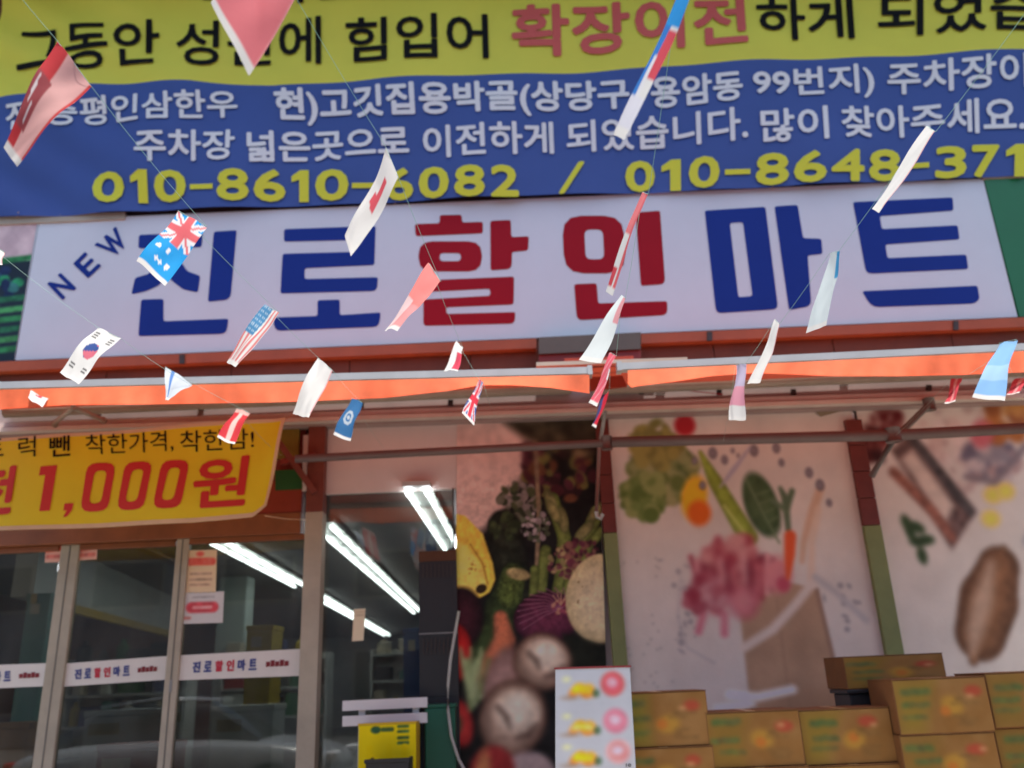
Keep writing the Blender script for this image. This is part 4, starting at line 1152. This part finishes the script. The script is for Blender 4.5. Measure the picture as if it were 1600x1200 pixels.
dark_slot = mat("carton_slot", (.03, .022, .02), .9)
def carton(label, xl, ztop, Y, w_=BW, seed=1, h=BH):
    t = thing("fruit_carton", label, "carton", (xl + w_ / 2, Y + BD / 2, ztop - h), "fruit cartons stacked at the right")
    Y = Y + random.uniform(-.02, .02); xl = xl + random.uniform(-.006, .006)
    x0, x1, z0, z1 = xl + .007, xl + w_ - .007, ztop - h, ztop - .003
    part("body", box(x0, x1, Y + .004, Y + BD, z0, z1, .006), craft, t)
    c = carton_mesh(seed)
    pr = c.build("front_print", lambda x, y: Vector((x0 + .006 + x / 140 * (x1 - x0 - .012), Y + .001, z1 - .008 - y / 77 * (z1 - z0 - .014))), carton_print, t)
    part("lid_flap", box(x0 - .002, x1 + .002, Y + .0, Y + BD / 2 - .003, z1 - .001, z1 + .002), craft, t)
    part("lid_flap", box(x0 - .002, x1 + .002, Y + BD / 2 + .003, Y + BD, z1 - .001, z1 + .002), craft, t)
    part("tape", box((x0 + x1) / 2 - .03, (x0 + x1) / 2 + .03, Y - .0005, Y + BD, z1 + .0021, z1 + .0028), tape, t)
    part("hand_slot", box(x1 + .0002, x1 + .001, Y + BD / 2 - .04, Y + BD / 2 + .04, z0 + .12, z0 + .15), dark_slot, t)
YX = 5.95
def column(x_px, top_px, n, Y, labels, w_=BW, seed=1):
    p = P(x_px, top_px, Y); ztop = p.z
    for k in range(n): carton(labels[k], p.x, ztop - k * BH, Y, w_, seed + k)
    return p.x, ztop - n * BH
base = []
base.append(column(952, 1084, 2, YX, ["top fruit carton just right of the price board", "lower fruit carton just right of the price board"], .645, 1))
base.append(column(1102, 1114, 2, YX - .02, ["top fruit carton below the left half of the grocery bag picture", "lower fruit carton below the left half of the grocery bag picture"], .62, 5))
base.append(column(1246, 1110, 2, YX + .02, ["top fruit carton below the right half of the grocery bag picture", "lower fruit carton below the right half of the grocery bag picture"], .61, 9))
base.append(column(1388, 1062, 2, YX - .05, ["top fruit carton of the taller stack below the coconut picture", "lower fruit carton of the taller stack below the coconut picture"], .62, 14))
base.append(column(1535, 1052, 2, YX - .02, ["top fruit carton at the right edge of the picture", "lower fruit carton at the right edge of the picture"], .62, 18))
tb = thing("display_table", "low display table under the fruit cartons", "table", (base[2][0], YX + .2, .13))
zb = min(b[1] for b in base)
for i, b in enumerate(base):
    w_ = (.645, .62, .61, .62, .62)[i]
    part("table_top", box(b[0], b[0] + w_ - .003, YX - .1, YX + .7, zb - .04 if i < 3 else zb - .04, b[1]), mat("table_board", (.3, .22, .15), .7, .2, 4), tb)
for i, b in enumerate(base):
    part("leg", box(b[0] + .02, b[0] + .07, YX, YX + .05, .13, zb - .0401), steel, tb)
    part("leg", box(b[0] + .02, b[0] + .07, YX + .6, YX + .65, .13, zb - .0401), steel, tb)
# single carton behind, resting on another one
p = P(1315, 1026, YX + .4)
carton("single fruit carton lying behind the gap between the two stacks", p.x, p.z, YX + .4, .72, 31, .22)
zt2 = p.z - .22
bb = thing("dark_gap_block", "black block standing in for the shaded gap under the single rear carton", "gap block", (p.x + .25, YX + .58, zt2 - .3))
part("body", box(p.x + .02, p.x + .5, YX + .42, YX + .75, zt2 - .4, zt2 - .03, .01), black_plastic, bb)  # black body paints the shaded gap below the rear carton
part("rim", box(p.x, p.x + .52, YX + .4, YX + .77, zt2 - .029, zt2 - .001, .006), black_plastic, bb)
part("stand", box(p.x + .03, p.x + .49, YX + .71, YX + .9, .13, zt2 - .401), black_plastic, bb)

# price board
YP = 5.78
c = Canvas(868, 1044, 984, 1230, 1.3); c.fill((172, 165, 164)); c.PAPER = c.PAPER * 1.1
for k, y0 in enumerate((1048, 1106, 1160)):
    y = y0 + 30 if k < 2 else y0 + 24
    for dx, dy, r_, cl in ((-12, 3, 9, (204, 118, 50)), (-4, -4, 10, (220, 150, 40)), (6, 5, 10, (206, 124, 54)), (13, -2, 9, (218, 146, 46)), (18, 5, 6, (200, 112, 50)), (-8, -2, 7, (228, 178, 30)), (3, -1, 8, (230, 182, 28)), (11, 0, 6, (228, 170, 40))):
        c.ell(908 + dx, y + dy, r_, r_ * .75, dx * 4, cl, 4, .15, k)
    if k == 1:
        for dx in (-1, 1): c.ell(908 + dx * 9, y, 8, 4, dx * 14, (222, 182, 96), 4)
    c.ell(930, y + 5, 5, 6, 0, (70, 92, 62), 4); c.ell(890, y + 11, 12, 3, 0, (150, 120, 100), 5); c.ell(885, y - 18, 6, 4, 0, (206, 196, 140), 5)
    c.ell(956 + k * 2, y - 9, 18, 19, 0, ((206, 92, 104), (206, 120, 132), (206, 118, 110))[k], 6, .1, k, ((196, 70, 60), (196, 104, 116), (208, 150, 146))[k])
    c.ell(955 + k * 2, y - 11, 8, 7, 0, (222, 160, 166), 5, .2)
    c.stroke([(890, y - 24), (940, y - 25)], 3, (170, 162, 162), 3)
    c.stroke([(872, y + 22), (982, y + 20)], 1.6, (168, 160, 160), 2)
c.blur(2)
pbd = thing("price_board", "white price board with three rows of food pictures and red circles", "price board", P(925, 1240, YP))
psurf = lambda x, y: P(x + (y - 1044) * .06 * (x - 868) / 116, y - (x - 868) * .03 + 2, YP)
c.build("printed_sheet", psurf, board_print, pbd)
A = [psurf(868, 1230), psurf(984, 1230), psurf(984, 1044), psurf(868, 1044)]
V = [a + Vector((0, .003, 0)) for a in A] + [a + Vector((0, .03, 0)) for a in A]
part("board", (V, [(0, 1, 2, 3), (7, 6, 5, 4), (1, 0, 4, 5), (2, 1, 5, 6), (3, 2, 6, 7), (0, 3, 7, 4)]), white_board, pbd)
top = [psurf(866, 1044), psurf(986, 1044)]
part("top_edge", bar(top[0] + Vector((0, .012, .006)), top[1] + Vector((0, .012, .006)), .036, .012), mat("board_red_edge", rgb(150, 60, 60), .5), pbd)
m_ = (A[0] + A[1]) / 2
part("pole", tube([Vector((m_.x, YP + .05, .13)), Vector((m_.x, YP + .05, m_.z + .2))], .018, 10), steel, pbd)
part("foot", tube([Vector((m_.x, YP + .05, .13)), Vector((m_.x, YP + .05, .16))], [.16, .14], 20), black_plastic, pbd)
part("lettering", letters("10", [(978, 1193), (986, 1193), (986, 1198), (978, 1198)], lambda x, y: P(x, y, YP - .003), .02), black_ink, pbd)

# ================================================================== flags on strings
def paint_flag(kind, U, Vv):
    """U across the hoist 0..1, V along the fly 0..1 -> rgb photo-like print colours"""
    n = U.shape; C = np.ones(n + (3,)) * np.array([226, 226, 222.])
    def put(m, col): C[m] = col
    r = np.random.default_rng(abs(hash(kind)) % 1000 if False else sum(map(ord, kind)))
    if kind == "redpink":
        put(np.ones(n, bool), (236, 176, 170)); put(U < .34, (206, 44, 50)); put((U < .42) & (Vv > .3) & (Vv < .78), (160, 60, 66))  # pink side paints sunlight glowing through the red cloth
        for k in range(4): put((abs(U - (.12 + .05 * k)) < .018) & (abs(Vv - (.42 + .07 * k)) < .09), (240, 226, 226))
        put(U > .95, (220, 60, 60))
    elif kind == "rose": put(np.ones(n, bool), (232, 110, 118)); put((U > .97), (240, 150, 150))
    elif kind == "aus":
        put(np.ones(n, bool), (8, 150, 226))
        u, v = U, Vv / .48
        cross = lambda w_: (abs(u - .5) < w_) | (abs(v - .5) < w_ * 1.1)
        sal = lambda w_: (abs(u - v) < w_) | (abs(u + v - 1) < w_)
        g = Vv < .48
        put(g & sal(.14), (234, 236, 238)); put(g & cross(.18), (234, 236, 238)); put(g & sal(.05), (226, 110, 116)); put(g & cross(.1), (224, 92, 100))
        for a, b, q in ((.22, .62, .07), (.5, .6, .06), (.4, .8, .05), (.52, .8, .05), (.72, .78, .07)): put((U - a) ** 2 + ((Vv - b) * 1.5) ** 2 < q * q, (238, 240, 240))
    elif kind == "whitered": put((abs(U - .6) < .12) & (Vv > .2) & (Vv < .55), (214, 70, 84)); put((abs(U - .45) < .1) & (Vv > .4) & (Vv < .52), (214, 70, 84))
    elif kind == "bluelong":
        put(U < .55, (26, 110, 200)); put((U > .5) & (Vv > .28) & (Vv < .6), (214, 60, 76)); put((U > .35) & (U < .55) & (Vv > .45), (226, 226, 230)); put(Vv > .72, (222, 222, 232)); put((Vv < .25), (10, 140, 220))
    elif kind == "korea":
        d = np.hypot(U - .5, (Vv - .45) * 1.5); put((d < .24) & (U + .2 * np.sin((Vv - .45) * 20) > .5), (214, 100, 120)); put((d < .24) & ~(U + .2 * np.sin((Vv - .45) * 20) > .5), (40, 70, 140))
        for a, b in ((.2, .15), (.8, .16), (.2, .8), (.8, .78)): put((abs(U - a) < .1) & (abs(Vv - b) < .06) & ((Vv * 40).astype(int) % 2 == 0), (60, 60, 60))
    elif kind == "pale": put(np.ones(n, bool), (196, 206, 216)); put((U > .2) & (U < .34), (72, 120, 190))
    elif kind == "usa":
        put((U * 9).astype(int) % 2 == 0, (220, 120, 120)); g = (U < .56) & (Vv < .5); put(g, (64, 130, 176)); put(g & ((U * 30).astype(int) % 3 == 0) & ((Vv * 36).astype(int) % 3 == 0), (190, 210, 222))
    elif kind == "white": put(U > .93, (226, 170, 170))
    elif kind == "navy":
        put(np.ones(n, bool), (36, 96, 150)); d = np.hypot(U - .5, (Vv - .5) * 1.4); put((d < .26) & (d > .14), (170, 184, 196)); put(d < .07, (180, 190, 200))
    elif kind == "pinkhem": put(np.ones(n, bool), (236, 130, 124)); put((Vv > .55), (230, 150, 150)); put((U < .3) & (Vv > .5), (232, 200, 200))
    elif kind == "redright": put((U > .5) & (Vv > .3), (214, 60, 84))
    elif kind == "uk":
        put(np.ones(n, bool), (34, 76, 160)); s_ = (abs(U - Vv) < .15) | (abs(U + Vv - 1) < .15); put(s_, (232, 232, 236)); put((abs(U - Vv) < .06) | (abs(U + Vv - 1) < .06), (214, 44, 66))
        put((abs(U - .5) < .17) | (abs(Vv - .5) < .12), (232, 232, 236)); put((abs(U - .5) < .1) | (abs(Vv - .5) < .07), (214, 40, 60))
    elif kind == "pinktop": put(Vv < .42, (236, 120, 124)); put((U > .7), (226, 90, 96)); put((Vv > .75) & (U < .5), (210, 60, 70))
    elif kind == "mint": put(np.ones(n, bool), (214, 228, 230)); put((U > .72) & (Vv < .35), (60, 160, 216))
    elif kind == "mintred": put(np.ones(n, bool), (216, 226, 226)); put((U > .6) & (Vv < .4), (220, 150, 156))
    elif kind == "crimson": put(np.ones(n, bool), (226, 86, 104)); put(((U * 13 + Vv * 17).astype(int) % 7 == 0), (238, 170, 176)); put((U > .85) & (Vv > .3) & (Vv < .5), (240, 236, 236))
    elif kind == "rednavy": put(np.ones(n, bool), (206, 28, 50)); put(U < .3, (50, 56, 110))
    elif kind == "lilac": put(Vv < .42, (196, 186, 214)); put((Vv >= .42) & (Vv < .75), (226, 150, 170))
    elif kind == "sky": put(np.ones(n, bool), (130, 184, 236)); put((Vv > .45) & (Vv < .7), (160, 204, 240))
    elif kind == "red": put(np.ones(n, bool), (206, 60, 72)); put(abs(U - .5) < .12, (226, 140, 140))
    elif kind == "redwhite": put(np.ones(n, bool), (206, 40, 48)); put(abs(U - .5) < .1, (230, 190, 180)); put(Vv < .12, (226, 170, 160))
    put(Vv > .93, (234, 232, 226))
    return C

FLAGS = [  # kind, hoist corners a,b, fly corners c (near b), d (near a), label, depth
    ("redpink", (88, 62), (142, 134), (24, 258), (2, 226), "big crumpled pink and red flag with white marks at the upper left", 2.3),
    ("rose", (402, -108), (502, -58), (388, 110), (329, 2), "big rose pink flag hanging from the top edge over black letters", 2.0),
    ("aus", (278, 329), (323, 354), (258, 450), (213, 408), "bright blue flag with white stars and small union cross", 3.3),
    ("whitered", (602, 228), (622, 276), (549, 402), (540, 370), "slim white flag with a red mark over the phone number", 2.7),
    ("bluelong", (1060, -16), (1082, -10), (977, 220), (962, 213), "long narrow blue, white and red flag at the upper right centre", 2.1),
    ("white", (1449, 197), (1462, 206), (1374, 333), (1361, 325), "narrow white flag over the right end of the phone number", 2.9),
    ("korea", (152, 511), (189, 529), (121, 598), (92, 580), "white flag with a red and blue disc at the lower left of the sign", 3.9),
    ("pale", (258, 573), (300, 602), (266, 621), (257, 627), "small folded pale grey triangle flag over the left awning bar", 4.6),
    ("usa", (414, 476), (438, 490), (369, 575), (353, 565), "curved flag with blue field and pink stripes below the letter ro", 4.0),
    ("white", (496, 558), (519, 578), (484, 656), (456, 645), "plain white flag across the left awning valance", 4.3),
    ("navy", (549, 622), (566, 629), (547, 689), (521, 680), "small dark blue flag with a pale emblem below the left awning", 5.2),
    ("pinkhem", (671, 412), (689, 440), (622, 518), (601, 516), "twisted pink flag in front of the red letters", 3.4),
    ("redright", (714, 534), (724, 544), (715, 579), (693, 578), "small white and red flag on the brown sign frame", 4.9),
    ("uk", (748, 592), (755, 598), (741, 666), (723, 647), "small flag with red, white and blue crosses at the valance notch", 4.9),
    ("pinktop", (1004, 300), (1013, 304), (954, 461), (945, 455), "narrow pink and white flag over the second red letter", 2.8),
    ("mintred", (971, 461), (977, 466), (941, 569), (904, 562), "flared pale white flag at the dark housing", 3.8),
    ("crimson", (954, 551), (963, 556), (931, 634), (919, 628), "narrow speckled crimson flag in the gap between the awnings", 4.7),
    ("rednavy", (943, 617), (952, 611), (932, 669), (924, 664), "thin red and navy flag below the gap between the awnings", 5.4),
    ("mint", (1296, 396), (1311, 392), (1294, 510), (1261, 522), "pale mint flag right of the letter ma", 3.6),
    ("white", (1211, 499), (1218, 506), (1190, 599), (1169, 601), "slim greyish white flag across the right awning bar", 4.1),
    ("lilac", (1149, 570), (1165, 568), (1164, 656), (1138, 656), "soft lilac and pink flag hanging below the right valance", 4.8),
    ("sky", (1561, 536), (1589, 530), (1569, 626), (1519, 622), "wide sky blue flag over the right end of the valance", 4.4),
    ("red", (1487, 592), (1504, 590), (1492, 626), (1476, 631), "small dull red flag below the right valance", 5.5),
    ("redwhite", (369, 638), (390, 645), (366, 694), (339, 683), "small red flag with a pale stripe over the gold banner", 5.2),
    ("whitered", (50, 607), (78, 620), (66, 636), (44, 620), "tiny crumpled white and pink flag on the left valance", 5.4),
    ("white", (-16, 384), (7, 394), (4, 414), (-18, 414), "cream flag cut off by the left edge of the picture", 4.0),
    ("red", (1586, 592), (1612, 588), (1592, 613), (1572, 616), "small red flag cut off by the right edge below the valance", 5.5),
]
ANCH = []
for fi, (kind, a, b, c_, d_, lab, Y) in enumerate(FLAGS):
    W_, L_ = .2 * (Y / 3.6) ** .25, .42 * (Y / 3.6) ** .1
    pa, pb_, pc, pd = P(*a, Y), P(*b, Y), P(*c_, Y), P(*d_, Y)
    s_w = max((pb_ - pa).length, (pc - pd).length); s_l = ((pd - pa).length + (pc - pb_).length) / 2
    dw0 = math.sqrt(max(0, min(W_ * W_, .04) - s_w * s_w)) * .8
    dl = math.sqrt(max(0, L_ * L_ - s_l * s_l)) * .85
    # corners slide along their own sight lines, so the cloth really is turned in depth
    best = None
    for sg_ in (-1, 1):
        dw = dw0 * sg_
        cb, cc_, cd = P(*b, Y + dw), P(*c_, Y + dw - dl), P(*d_, Y - dl)
        nn = (cb - pa).cross(cd - pa)
        if nn.length > 1e-6: nn.normalize()
        if nn.dot(pa - CAMP) > 0: nn = -nn
        if best is None or nn.dot(S) > best[0]: best = (nn.dot(S), cb, cc_, cd)
    _, pb_, pc, pd = best
    N, M = 26, 40
    us, vs_ = np.meshgrid(np.linspace(0, 1, N), np.linspace(0, 1, M))
    nrm = (pb_ - pa).cross(pd - pa).normalized()
    if nrm.length < .5: nrm = Vector((0, 1, 0))
    ph = random.random() * 6
    amp = .016 * L_ / .32 * (.25 + .75 * abs(nrm.dot((pa - CAMP).normalized())))
    pts = []; r2 = random.Random(fi)
    k1, k2, k3 = r2.uniform(3, 6), r2.uniform(4, 8), r2.uniform(-3, 3)
    creases = [(r2.uniform(0, 3.14), r2.uniform(-.2, 1.2), r2.uniform(5, 11), r2.uniform(-1, 1)) for _ in range(6)]
    cr = lambda u, v: sum(w2 * math.exp(-((u * math.cos(a_) + v * math.sin(a_) - o_) * k_) ** 2) for a_, o_, k_, w2 in creases)
    for v in np.linspace(0, 1, M):
        for u in np.linspace(0, 1, N):
            p = (pa * (1 - u) + pb_ * u) * (1 - v) + (pd * (1 - u) + pc * u) * v
            e = math.sin(v * k1 + ph + u * k3) * min(1, v * 3) + .45 * math.sin(u * k2 + v * 3 + ph) + .1 * math.sin(u * 9 + v * 12 + ph)
            e += .42 * cr(u, v)
            side = (pd - pa).cross(nrm).normalized()
            p = p + nrm * e * amp * .8 + side * amp * .22 * math.sin(v * 6 + ph) * (1 if s_w > .03 else .4)
            pts.append(p)
    fs = [(j * N + i, j * N + i + 1, (j + 1) * N + i + 1, (j + 1) * N + i) for j in range(M - 1) for i in range(N - 1)]
    C = paint_flag(kind, us, vs_)
    sub = 3
    o = part("bunting_flag", (pts, fs), flag_print, None, True, org=pa)
    C = C * .9 + 22.; Cn = C / 255.; Cn = np.where(Cn <= .04045, Cn / 12.92, ((Cn + .055) / 1.055) ** 2.4)
    cc = np.ones((N * M, 4)); cc[:, :3] = np.clip(Cn.reshape(-1, 3) * .8, .01, .7)
    at = o.data.attributes.new("print", 'FLOAT_COLOR', 'POINT'); at.data.foreach_set("color", cc.ravel().astype(np.float32))
    tag(o, lab, "flag", "bunting flags")
    ANCH.append((pa, pb_))
# strings, each threaded through the upper edges of its own flags
def string(label, idx, start, end, start_d, end_d):
    pts = [P(*start, start_d)]
    for i in idx: pts += [ANCH[i][0], ANCH[i][1]] if (ANCH[i][0] - pts[-1]).length < (ANCH[i][1] - pts[-1]).length else [ANCH[i][1], ANCH[i][0]]
    pts.append(P(*end, end_d))
    sm = []
    for p0, p1 in zip(pts[:-1], pts[1:]):
        L = (p1 - p0).length; n = 5 if L > .3 else 1
        for k in range(n): sm.append(p0.lerp(p1, k / n) - Vector((0, 0, .05 * L * 4 * (k / n) * (1 - k / n) * .25)))
    sm.append(pts[-1])
    o = part("bunting_string", tube(sm, .0009, 6), string_mat, None, True)
    tag(o, label, "string", "bunting strings")
string("thin green string carrying the big crumpled pink flag and the star flag", [0, 2, 8, 9, 10], (-60, -120), (600, 700), 1.9, 6.7)
string("thin green string from the top carrying the slim white flag and cross flag", [1, 3, 11, 12, 13], (480, -300), (775, 650), 1.6, 7.15)
string("thin green string carrying the long blue flag down to the awning gap", [4, 14, 15, 16, 17], (1110, -200), (938, 690), 1.7, 6.55)
string("thin green string crossing the upper right corner with the narrow white flag", [5, 18, 19, 20], (1680, -90), (1130, 690), 2.1, 6.3)
string("thin string at the lower left carrying the disc flag", [25, 6, 7, 23], (-160, 260), (440, 712), 3.2, 7.1)
string("thin string at the right edge carrying the wide sky blue flag", [26, 21, 22], (1720, 560), (1400, 680), 5.4, 5.9)
string("thin string at the left edge carrying the tiny crumpled flag", [24], (-140, 560), (130, 640), 5.0, 6.5)

# ================================================================== street behind the viewer (seen in the glass)
ob = thing("opposite_building", "plain grey building across the street, seen only as a reflection", "building", (0, -16, 0))
part("wall", box(-22, 22, -16.4, -16, 0, 7.5), mat("opposite_render", (.3, .29, .28), .85, .25, .8), ob)
part("roof", box(-22.3, 22.3, -17, -15.7, 7.5, 7.8), dark_metal, ob)
dg = mat("opposite_glass", (.03, .04, .05), .1)
for k in range(9):
    for z in (1.0, 4.4):
        w1 = part("window", box(-20 + k * 4.7, -17.4 + k * 4.7, -15.995, -15.97, z, z + 1.7), cream_metal, ob)
        part("pane", box(-19.9 + k * 4.7, -17.5 + k * 4.7, -15.969, -15.95, z + .1, z + 1.6), dg, w1)

def loft(secs):
    """secs = list of rings of equal length"""
    n = len(secs[0]); V = [Vector(p) for r_ in secs for p in r_]
    Fc = [(i * n + k, i * n + (k + 1) % n, (i + 1) * n + (k + 1) % n, (i + 1) * n + k) for i in range(len(secs) - 1) for k in range(n)]
    return V, Fc + [tuple(range(n))[::-1], tuple(range((len(secs) - 1) * n, len(secs) * n))]
def car(name, label, cx, cy, paint):
    t = thing(name, label, "car", (cx, cy, 0))
    B = [(-2.2, .62, .45, .62), (-2.1, .8, .3, .82), (-1.4, .88, .26, .93), (-.5, .9, .26, .95), (.6, .9, .26, .95), (1.3, .88, .27, .9), (1.9, .82, .3, .8), (2.2, .64, .42, .62)]
    def ring(x, hw, z0, z1): return [(cx + x, cy - hw, z0 + .08), (cx + x, cy - hw * 1.02, (z0 + z1) / 2), (cx + x, cy - hw * .92, z1 - .05), (cx + x, cy - hw * .7, z1), (cx + x, cy + hw * .7, z1), (cx + x, cy + hw * .92, z1 - .05), (cx + x, cy + hw * 1.02, (z0 + z1) / 2), (cx + x, cy + hw, z0 + .08), (cx + x, cy + hw * .8, z0), (cx + x, cy - hw * .8, z0)]
    o = part("body", loft([ring(*b) for b in B]), paint, t, True); o.modifiers.new("s", 'SUBSURF').render_levels = 2
    G = [(-1.75, .66, .9, .92), (-1.1, .64, .9, 1.36), (-.3, .64, .9, 1.44), (.4, .64, .9, 1.4), (1.15, .68, .88, .92)]
    o = part("greenhouse", loft([[(cx + x, cy - hw, z0), (cx + x, cy - hw * .82, z1 - .04), (cx + x, cy - hw * .6, z1), (cx + x, cy + hw * .6, z1), (cx + x, cy + hw * .82, z1 - .04), (cx + x, cy + hw, z0)] for x, hw, z0, z1 in G]), mat("car_glass", (.02, .025, .03), .05), t, True)
    o = part("roof", loft([[(cx + x, cy - .5, z - .03), (cx + x, cy - .45, z), (cx + x, cy + .45, z), (cx + x, cy + .5, z - .03)] for x, z in ((-1.12, 1.375), (-.3, 1.465), (.42, 1.415))]), paint, t, True)
    for x in (-1.35, 1.35):
        for sy in (-1, 1):
            w_ = part("wheel", tube([(cx + x, cy + sy * .7, .32), (cx + x, cy + sy * .9, .32)], .32, 20), black_plastic, t, True)
            part("rim", tube([(cx + x, cy + sy * .9, .32), (cx + x, cy + sy * .915, .32)], .2, 16), alum, w_)
    for sy in (-.6, .6):
        part("headlight", box(cx + 2.02, cx + 2.16, cy + sy - .16, cy + sy + .16, .6, .72, .03), ink_white, t)
        part("tail_light", box(cx - 2.17, cx - 2.05, cy + sy - .14, cy + sy + .14, .62, .74, .03), red_ink, t)
car("parked_car", "silver car parked at the kerb, seen only as a reflection in the door glass", -4.6, 2.3, mat("car_paint", (.32, .34, .37), .22, spec=.7))
car("parked_car", "second dark car parked beyond, seen only as a reflection in the tall window", .9, -3.0, mat("car_paint_grey", (.08, .085, .09), .25, spec=.6))
